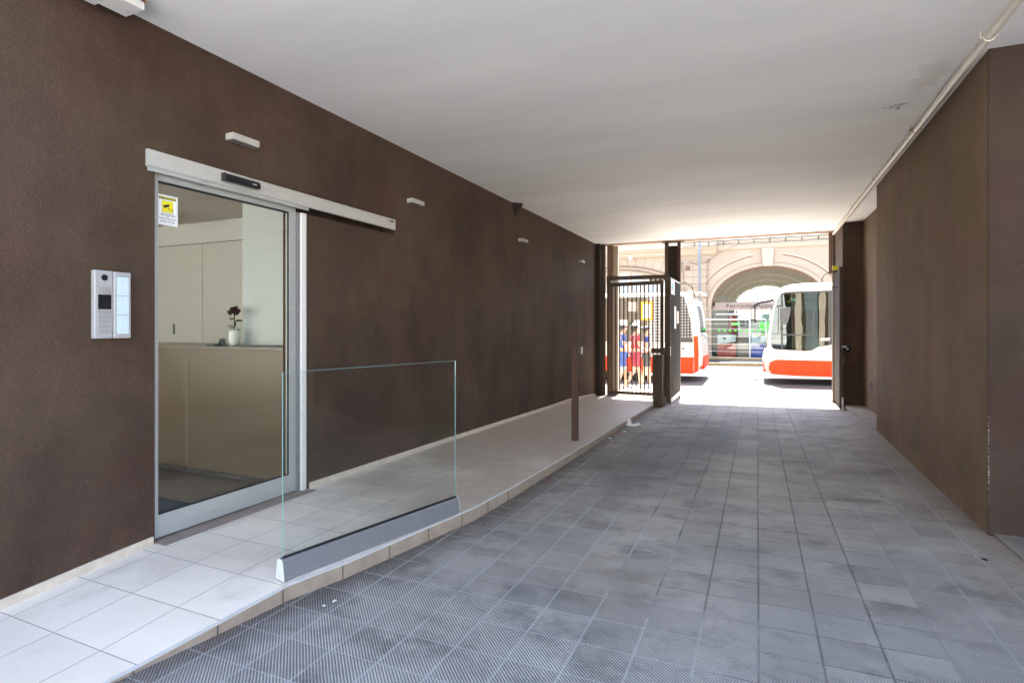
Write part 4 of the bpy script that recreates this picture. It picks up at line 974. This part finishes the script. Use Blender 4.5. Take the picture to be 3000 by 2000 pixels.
# left bay windows
q = MB(); q.box(-9.5, -4.5, FY + .25, FY + .30, -2, 3.0); q.build('side_window_glass', 'names', sb)
q = MB()
for x in (-9.2, -8.5, -7.8, -7.1, -6.4, -5.7, -5.0): q.box(x - .05, x + .05, FY + .19, FY + .245, -2, 3.1)
q.box(-9.5, -4.5, FY + .18, FY + .24, 1.35, 1.5); q.build('side_window_frame', 'cream2', sb)
q = MB(); q.lathe((-6.33, FY - .3, 3.62), [(.03, 0), (.10, .02), (.12, .08), (.08, .12)], 14, 'Y'); q.build('security_camera', 'plaque', sb)
q = MB(); q.tube([(-3.3, FY - .16, 3.3), (-2.9, FY - .16, 3.1), (-2.4, FY - .12, 3.25), (-1.6, FY - .3, 3.75), (-.9, FY - .2, 4.05)], .014, 5); q.lathe((-3.35, FY - .2, 2.95), [(.10, -.02), (.13, 0), (.10, .02)], 10, 'Y'); q.tube([(-3.6, FY - .17, 3.3), (-3.55, FY - .17, 2.6), (-3.5, FY - .17, 1.5)], .014, 5)
q.tube([(-2.3, FY - .3, 3.35), (-2.3, FY - .3, 3.22)], .05, 8); q.build('wall_cables', 'crack', sb)

# lamp post in front of the station
lp = empty('lamp_post', (-2.70, 29.7, -1.8), 'slim grey lamp post standing before the station pilaster', 'lamp post')
MB().tube([(-2.70, 29.7, -1.8), (-2.70, 29.7, 7)], [.075, .05], 14).build('pole', 'grey', lp, smooth=True)
MB().lathe((-2.70, 29.7, -1.8), [(.16, 0), (.16, .04), (.09, .10), (.08, .3)], 14).build('foot', 'grey', lp)
box('lamp_head', 'grey', lp, -2.9, -2.5, 29.1, 29.8, 6.95, 7.05, bev=.02)
# barrier
br = empty('wire_fence', (-.9, 27.7, -1.78), 'pale tubular fence with horizontal wires on the far pavement', 'fence')
q = MB(); q.tube([(-4.5, 27.7, .20), (.33, 27.7, .22), (.34, 27.7, .20), (.35, 27.7, -1.72)], .032, 8); q.tube([(-4.5, 27.7, .20), (-4.5, 27.7, -1.75)], .032, 8); q.build('top_tube', 'wire', br)
for z in (.02, -.22, -.57, -.92, -1.26, -1.55):
    MB().tube([(-4.5, 27.7, z), (.34, 27.7, z)], .007, 5).build('wire', 'wire', br)
tp = MB(); m_ = 16
V = [[tp.bm.verts.new((-3.4 + 2.3 * i / m_, 28.0 + .55 * jj / 5, GZ(-2) + .135 + (0 if jj in (0, 5) or i in (0, m_) else random.uniform(.03, .20) * (1.3 if i < 9 else .5)))) for i in range(m_ + 1)] for jj in range(6)]
for jj in range(5):
    for i in range(m_): tp.bm.faces.new((V[jj][i], V[jj][i + 1], V[jj + 1][i + 1], V[jj + 1][i]))
tag(tp.build('tarpaulin', 'tarp'), 'crumpled black tarpaulin lying on the far pavement behind the left bus', 'tarpaulin')
q = MB()
for z in (-1.757, -1.65): pass
tag(MB().box(-6, 6, 29.6, 29.9, -1.77, -1.62, bev=.02).build('step', 'sand'), 'low yellowish stone step in front of the station arch', 'step')

# ------------------------------------------------------------------ buses
def rrect(xa, xb, ya, yb, r, n=5):
    pts = []
    for cx, cyy, a0 in ((xb - r, ya + r, -90), (xb - r, yb - r, 0), (xa + r, yb - r, 90), (xa + r, ya + r, 180)):
        for k in range(n + 1): a = R(a0 + 90 * k / n); pts.append((cx + r * math.cos(a), cyy + r * math.sin(a)))
    return pts
def stack(levels, name):
    b = MB(); rings = [[b.bm.verts.new((x, y, z)) for x, y in rrect(xa, xb, ya, yb, r)] for z, xa, xb, ya, yb, r in levels]
    for a, c in zip(rings, rings[1:]):
        for k in range(len(a)): b.bm.faces.new((a[k], a[(k + 1) % len(a)], c[(k + 1) % len(a)], c[k]))
    b.bm.faces.new(rings[0][::-1]); b.bm.faces.new(rings[-1])
    return b.build(name, 'buswhite')
def cut(o, cutter):
    m = o.modifiers.new('cut', 'BOOLEAN'); m.operation = 'DIFFERENCE'; m.object = cutter; m.solver = 'EXACT'
    dg = bpy.context.evaluated_depsgraph_get(); me = bpy.data.meshes.new_from_object(o.evaluated_get(dg))
    o.modifiers.clear(); o.data = me; bpy.data.objects.remove(cutter)
def sidepoly(pts, y, dy, name, mat, parent): return MB().prism([(x, y, z) for x, z in pts], (0, dy, 0)).build(name, mat, parent)

YR = 19.1; YB = YR + 2.5; XE = 12.2
rb_ = empty('city_bus', (6, 20.3, -1.87), 'white and red city bus numbered 4307 parked outside at the right', 'bus', 'city buses parked on the street')
lv = [(-1.58, .42, XE, YR + .06, YB - .06, .30), (-1.52, .25, XE, YR, YB, .36), (-1.38, .18, XE, YR, YB, .40), (-1.15, .155, XE, YR, YB, .42), (-.95, .19, XE, YR, YB, .42), (-.72, .265, XE, YR, YB, .40), (-.36, .31, XE, YR, YB, .38),
      (.0, .365, XE, YR, YB, .38), (.4, .43, XE, YR, YB, .38), (.77, .50, XE, YR, YB, .36), (.98, .56, XE, YR, YB, .36), (1.10, .63, XE, YR + .02, YB - .02, .36), (1.19, .76, XE, YR + .09, YB - .09, .34), (1.255, .98, XE, YR + .22, YB - .22, .30), (1.285, 1.35, XE, YR + .42, YB - .42, .25)]
body = stack(lv, 'body'); 
winR = [(.405, -.70), (.47, -.765), (.69, -.785), (1.37, -.818), (1.50, -.80), (1.58, -.75), (1.67, -.69), (2.10, -.60), (11.6, -.50), (11.6, .99), (.76, .985), (.66, .93), (.575, .80), (.50, .52), (.425, -.05), (.385, -.5)]
ccut = MB(); ccut.box(.95, XE - .15, YR + .06, YB - .06, -1.2, 1.12); cut(body, ccut.build('tmp', 'black'))
ccut = MB().prism([(x, YR - .2, z) for x, z in winR], (0, .46, 0)).build('tmp', 'black'); cut(body, ccut)
ccut = MB().prism([(x, YB - .3, z) for x, z in [(1.0, -.5), (11.5, -.4), (11.5, .9), (1.0, .9)]], (0, .6, 0)).build('tmp', 'black'); cut(body, ccut)
body.location -= rb_.location; body.parent = rb_; body.data.materials.clear(); body.data.materials.append(M['buswhite'])
gw = sidepoly(winR, YR + .004, .012, 'side_window', 'busglass', rb_)
fm = MB()
for x0, x1, z0, z1 in ((.67, .72, -.785, .97), (.72, 1.6, -.34, -.30), (1.53, 1.58, -.30, .45), (2.12, 2.18, -.6, .98), (.40, .66, -.30, -.28), (1.95, 2.12, -.6, .98)): fm.box(x0, x1, YR - .002, YR + .003, z0, z1)
fm.prism([(.59, YR - .002, .60), (.615, YR - .002, .60), (.60, YR - .002, -.28), (.575, YR - .002, -.28)], (0, .005, 0)); fm.prism([(.74, YR - .003, .94), (2.1, YR - .003, .97), (2.1, YR - .003, 1.02), (.80, YR - .003, 1.0)], (0, .006, 0)); fm.build('window_frame', 'busdark', rb_)
M['mirror'] = simple('mirror_housing', (.06, .062, .066), .45)
sk = [(.69, -1.55), (1.02, -1.585), (11.9, -1.585), (11.9, -1.085), (.69, -1.10)]
fs = [(.34, -1.45), (.42, -1.53), (.682, -1.55), (.682, -1.10), (.52, -1.105), (.42, -1.15), (.36, -1.22), (.325, -1.33)]
sidepoly(sk, YR - .012, .014, 'red_skirt', 'busred', rb_); sidepoly(fs, YR - .010, .10, 'red_corner', 'busred', rb_)
q = MB(); q.box(.682, .690, YR - .011, YR + .002, -1.55, -.79); q.build('door_seam', 'black', rb_)
sm_ = MB(); sm_.box(.502, .506, YR - .003, YR + .002, -1.10, -.79); sm_.box(2.3, 2.305, YR - .013, YR + .002, -1.58, -.6); sm_.build('panel_seam', 'frame', rb_)
nb = MB(); nb.box(.17, .34, YR + .30, YB - .25, -1.5, -1.12, bev=.02); nb.build('front_bumper', 'busred', rb_)
MB().lathe((.30, YR + .09, -1.14), [(.0, -.11), (.07, -.09), (.085, -.03), (.07, .02)], 16, 'Y').build('headlight', 'plaque', rb_, smooth=True)
ws_ = MB(); n_ = 8
for k in range(1): ws_.prism([(.25, YR + .40, -.74), (.25, YB - .40, -.74), (.50, YB - .40, .90), (.50, YR + .40, .90)], (-.02, 0, .003))
ws_.build('windscreen', 'busglassdark', rb_)
text('fleet_number', '4307', .125, (1.72, YR - .004, -.495), (1, 0, 0), (0, 0, 1), 'cwhite', rb_, xs=1.12, fat=.002, depth=.002)
text('fleet_number', '4307', .105, (1.90, YR - .004, -.765), (1, 0, 0), (0, 0, 1), 'cnavy', rb_, xs=.95, depth=.002)
wm = MB(); wm.tube([(.55, YR - .02, .55), (.60, YR - .10, .58), (.72, YR - .16, .56)], .018, 6); wm.build('mirror_arm', 'black', rb_)
MB().prism([(.645, YR - .20, .52), (.93, YR - .20, .53), (.91, YR - .20, .30), (.84, YR - .20, .04), (.80, YR - .20, .0), (.70, YR - .20, .0), (.66, YR - .20, .04)], (0, .12, 0)).build('wing_mirror', 'mirror', rb_, bev=.02)
MB().tube([(.50, YB - .35, .85), (.30, YB - .2, .80), (.06, YB - .2, .76), (-.10, YB - .2, .66), (-.16, YB - .2, .50)], .045, 8).build('mirror_arm', 'black', rb_, smooth=True)
MB().box(-.22, -.05, YB - .28, YB - .1, .12, .62, bev=.03).build('wing_mirror', 'black', rb_)
MB().box(-.20, -.10, YB - .286, YB - .281, .18, .56, bev=.002).build('mirror_glass', 'silver', rb_)
it_ = MB(); it_.box(1.0, XE - .2, YR + .3, YB - .3, -1.35, -1.22); it_.build('bus_floor', 'busdark', rb_)
MB().box(1.02, 1.5, YR + .5, YR + 1.0, -1.2, -.75, bev=.05).build('driver_seat', 'busdark', rb_)
MB().box(1.42, 1.56, YR + .5, YR + 1.0, -.75, .05, bev=.05).build('driver_seatback', 'busdark', rb_)
MB().lathe((.85, YR + .75, -.45), [(.20, -.01), (.22, 0), (.20, .01)], 18).build('steering_wheel', 'black', rb_)
MB().tube([(2.0, YR + 1.2, -1.2), (2.0, YR + 1.2, 1.0)], .02, 8).build('grab_pole', 'yellow', rb_)
def wheel(x, y, z, r, p, side=-1):
    wt = MB().lathe((x, y, z), [(r * .6, 0), (r, .02), (r, .26), (r * .6, .28)], 28, 'Y').build('wheel', 'tyre', p)
    MB().lathe((x, y - .01, z), [(.02, -.03), (r * .3, -.02), (r * .52, 0), (r * .58, .02)], 20, 'Y').build('rim', 'galv', wt)
for x in (3.0, 9.4): wheel(x, YR + .02, -1.40, .46, rb_); wheel(x, YB - .32, -1.40, .46, rb_)

YL = 19.3; YLB = YL + 2.5; XR = -1.80
lb_ = empty('city_bus', (-7, 20.5, -1.93), 'rear of a white and orange city bus parked behind the pedestrian gate', 'bus', 'city buses parked on the street')
lv = [(-1.66, -13.6, -1.98, YL + .04, YLB - .04, .16), (-1.60, -13.8, -1.86, YL, YLB, .2), (-1.36, -13.9, -1.68, YL, YLB, .2), (-1.05, -13.9, -1.66, YL, YLB, .18), (-.42, -13.9, -1.70, YL, YLB, .18), (-.30, -13.9, -1.74, YL, YLB, .18), (.10, -13.85, -1.77, YL, YLB, .18),
      (.50, -13.8, -1.83, YL, YLB, .18), (.80, -13.7, -1.92, YL, YLB, .18), (.95, -13.6, -1.99, YL + .01, YLB - .01, .18), (1.04, -13.5, -2.07, YL + .08, YLB - .08, .18), (1.09, -13.3, -2.2, YL + .25, YLB - .25, .18)]
body = stack(lv, 'body'); body.location -= lb_.location; body.parent = lb_
q = MB(); q.prism([(-1.70, YL + .1, 1.045), (-1.70, YLB - .1, 1.045), (-2.1, YLB - .1, 1.10), (-2.1, YL + .1, 1.10)], (-.02, 0, .03)); q.build('roof_spoiler', 'cwhite', lb_)
wl = [(-13.2, -.62), (-1.985, -.62), (-1.975, -.40), (-2.02, .05), (-2.13, .55), (-2.26, .96), (-13.2, .93)]
sidepoly([(-13.2, -.60), (-3.45, -.60), (-3.45, .93), (-13.2, .93)], YL - .006, .008, 'side_window', 'busglassdark', lb_)
sidepoly([(-3.445, -.62), (-2.72, -.62), (-2.72, .96), (-3.445, .93)], YL - .007, .010, 'perforated_grille', 'perf', lb_)
sidepoly([(-2.715, -.44), (-1.975, -.44), (-1.985, -.33), (-2.02, .05), (-2.13, .55), (-2.26, .96), (-2.715, .96)], YL - .007, .010, 'dark_grille', 'perfdark', lb_)
sidepoly([(-2.715, -.60), (-1.965, -.60), (-1.972, -.445), (-2.715, -.445)], YL - .008, .010, 'grille_base', 'busdark', lb_)
sidepoly([(-13.5, -1.66), (-1.96, -1.63), (-1.93, -1.09), (-13.5, -1.24)], YL - .012, .014, 'orange_skirt', 'busred', lb_)
q = MB(); q.prism([(-1.945, YL - .016, -.39), (-1.80, YL - .016, -.39), (-1.78, YL - .016, -1.0), (-1.80, YL - .016, -1.56), (-1.92, YL - .016, -1.60), (-1.925, YL - .016, -1.0)], (0, .06, 0)); q.build('orange_pillar', 'busred', lb_, bev=.01)
q = MB(); q.box(-1.82, -1.62, YL + .3, YLB - .3, -1.5, -1.08, bev=.03); q.build('rear_bumper', 'busred', lb_)
q = MB()
for k in range(10):
    z = .55 - k * .082; x = interp(z, [(-.3, -1.735), (.1, -1.765), (.5, -1.825), (.8, -1.915)])
    q.box(x - .02, x + .006, YL + .25, YL + 1.4, z, z + .045)
q.build('engine_louvre', 'busdark', lb_)
q = MB(); q.prism([(-1.91, YL + .22, .82), (-1.91, YLB - .22, .82), (-1.74, YLB - .22, -.28), (-1.74, YL + .22, -.28)], (.012, 0, .002)); q.build('rear_window', 'busglassdark', lb_)
for (x, z, r) in ((-2.27, -.81, .035), (-2.03, -.81, .022), (-3.74, -1.50, .06)): MB().lathe((x, YL - .016, z), [(r, 0), (r * .8, .012)], 12, 'Y').build('port_cap', 'black', lb_)
q = MB(); q.tube([(-1.72, YL + .2, -.35), (-1.58, YL + .05, -.36), (-1.56, YL + .02, -.45)], .03, 6); q.build('rear_mirror', 'frame', lb_)
box('notice_frame', 'orange', lb_, -3.70, -3.24, YL - .03, YL - .012, .14, .78); box('notice_paper', 'paper', lb_, -3.60, -3.34, YL - .034, YL - .031, .21, .70)
box('side_notice', 'skirt', lb_, -4.10, -3.80, YL - .03, YL - .012, .45, .77)
box('green_sign', 'leaf', lb_, -4.08, -3.95, YL - .02, YL - .012, -.05, .10); box('white_notice', 'paper', lb_, -4.45, -4.15, YL - .02, YL - .012, -.05, .16)
box('mint_notice', 'names', lb_, -3.9, -3.72, YL - .02, YL - .012, -.3, .15)
for x in (-5.2, -10.6): wheel(x, YL + .02, -1.46, .46, lb_); wheel(x, YLB - .32, -1.46, .46, lb_)
wheel(-4.0, YL + .05, -1.47, .46, lb_)

# ------------------------------------------------------------------ people
def skin(name, pts, edges, radii, mat, parent, sub=2, rot=0, base=(0, 0, 0)):
    me = bpy.data.meshes.new(name); me.from_pydata([tuple(p) for p in pts], edges, [])
    o = bpy.data.objects.new(name, me); link(o)
    m = o.modifiers.new('s', 'SKIN'); m.use_smooth_shade = True
    for i, r in enumerate(radii):
        v = me.skin_vertices[0].data[i]; v.radius = (r, r) if isinstance(r, (int, float)) else r; v.use_root = (i == 0)
    s2 = o.modifiers.new('d', 'SUBSURF'); s2.levels = sub; s2.render_levels = sub
    r = evalmesh(o, name, mat, parent); bpy.data.objects.remove(o)
    r.rotation_euler = (0, 0, rot)
    return r
def person(x, y, rot, h, label, top, bottom, hair='hair', cap=None, reach=0.0, trim=None, short=True, stride=.12):
    """figure in local metres, facing +X before rotation; h = height"""
    z0 = street(x, y); o = empty('person', (x, y, z0), label, 'person'); k = h / 1.70
    P = lambda a, b_, c: (a * k, b_ * k, c * k)
    hip, w_ = .92, .085
    J = [P(0, 0, .95), P(0, 0, 1.12), P(.01, 0, 1.33), P(0, 0, 1.43), P(.015, 0, 1.49), P(.025, 0, 1.56), P(.02, 0, 1.645),
         P(0, .17, 1.40), P(.03 + reach * .12, .24, 1.16), P(.13 + reach * .25, .20, 1.00 + reach * .12),
         P(0, -.17, 1.40), P(.02, -.25, 1.15), P(.14 + reach * .2, -.17, 1.02),
         P(0, w_, .90), P(stride * .6, w_ + .01, .49), P(stride * .7, w_ + .01, .09), P(stride * .7 + .12, w_ + .02, .035),
         P(0, -w_, .90), P(-stride * .3, -w_ - .01, .49), P(-stride * 1.1, -w_ - .01, .09), P(-stride * 1.1 + .12, -w_ - .02, .035)]
    E_ = [(0, 1), (1, 2), (2, 3), (3, 4), (4, 5), (5, 6), (2, 7), (7, 8), (8, 9), (2, 10), (10, 11), (11, 12), (0, 13), (13, 14), (14, 15), (15, 16), (0, 17), (17, 18), (18, 19), (19, 20)]
    rr = [.115, .105, .125, .055, .050, .085, .080, .055, .040, .030, .055, .040, .030, .085, .055, .040, .035, .085, .055, .040, .035]
    bod = skin('body', J, E_, [r * k for r in rr], 'skin', o, rot=rot)
    hd = MB(); 
    # nose, ears
    hd.prism([P(.10, -.012, 1.585), P(.10, .012, 1.585), P(.10, 0, 1.62)], P(.022, 0, -.01)); hd.box(*(v * k for v in (.0, .03, .082, .095, 1.565, 1.61))); hd.box(*(v * k for v in (.0, .03, -.095, -.082, 1.565, 1.61)))
    def place(ob): ob.rotation_euler = (0, 0, rot); return ob
    def lbuild(mb, nm, mt):
        bmesh.ops.recalc_face_normals(mb.bm, faces=mb.bm.faces)
        me = bpy.data.meshes.new(nm); mb.bm.to_mesh(me); mb.bm.free(); me.materials.append(M[mt]); ob = bpy.data.objects.new(nm, me); link(ob); ob.parent = o; ob.rotation_euler = (0, 0, rot)
        me.polygons.foreach_set('use_smooth', [True] * len(me.polygons)); return ob
    lbuild(hd, 'face_features', 'skin')
    skin('jersey', [J[0], J[1], J[2], P(0, 0, 1.40), J[7], P(.015, .215, 1.26), J[10], P(.01, -.215, 1.26)], [(0, 1), (1, 2), (2, 3), (2, 4), (4, 5), (2, 6), (6, 7)], [.135 * k, .125 * k, .145 * k, .075 * k, .072 * k, .062 * k, .072 * k, .062 * k], top, o, rot=rot)
    lo = .52 if short else .12
    f = lambda a, b_, t: tuple(a[i] + (b_[i] - a[i]) * t for i in range(3))
    skin('shorts', [P(0, 0, .97), J[13], f(J[13], J[14], .85), J[17], f(J[17], J[18], .85)], [(0, 1), (1, 2), (0, 3), (3, 4)], [.125 * k, .10 * k, .085 * k, .10 * k, .085 * k], bottom, o, rot=rot)
    if trim:
        skin('shorts_hem', [f(J[13], J[14], .80), f(J[13], J[14], .95)], [(0, 1)], [.09 * k, .09 * k], trim, o, rot=rot, sub=1); skin('shorts_hem', [f(J[17], J[18], .80), f(J[17], J[18], .95)], [(0, 1)], [.09 * k, .09 * k], trim, o, rot=rot, sub=1)
    sh = MB()
    for q in (15, 19):
        c = J[q]; sh.box(c[0] - .07 * k, c[0] + .18 * k, c[1] - .045 * k, c[1] + .045 * k, .0, .075 * k, bev=.02 * k)
    lbuild(sh, 'shoes', 'cwhite')
    hb = MB(); 
    bmesh.ops.create_uvsphere(hb.bm, u_segments=16, v_segments=10, radius=.108 * k, matrix=Matrix.Translation(P(-.012, 0, 1.635)) @ Matrix.Diagonal((1.05, .95, 1.0, 1)))
    for v in list(hb.bm.verts):
        if v.co.x > .055 * k and v.co.z < 1.64 * k: v.co.x = .03 * k
    lbuild(hb, 'hair', hair)
    if cap:
        cb_ = MB(); bmesh.ops.create_uvsphere(cb_.bm, u_segments=16, v_segments=8, radius=.118 * k, matrix=Matrix.Translation(P(-.005, 0, 1.66)))
        bmesh.ops.delete(cb_.bm, geom=[v for v in cb_.bm.verts if v.co.z < 1.66 * k], context='VERTS'); cb_.box(.07 * k, .20 * k, -.07 * k, .07 * k, 1.655 * k, 1.668 * k, bev=.004 * k); lbuild(cb_, 'cap', cap)
    return o
person(-3.47, 15.5, R(20), 1.76, 'person in a royal blue jersey and shorts with turquoise hems, reaching forward behind the gate', 'cblue', 'cblue', 'hair', reach=.6, trim='cteal')
person(-3.16, 15.75, R(35), 1.76, 'person in a crimson jersey and shorts with a white headband behind the gate', 'cred', 'cred', 'hair', cap='cwhite', reach=.8, stride=.28)
person(-2.95, 16.3, R(10), 1.74, 'person in a navy top with black hair, farthest right behind the gate', 'cnavy', 'busdark', 'hair', reach=.3, short=False)
print('objects', len(bpy.data.objects))
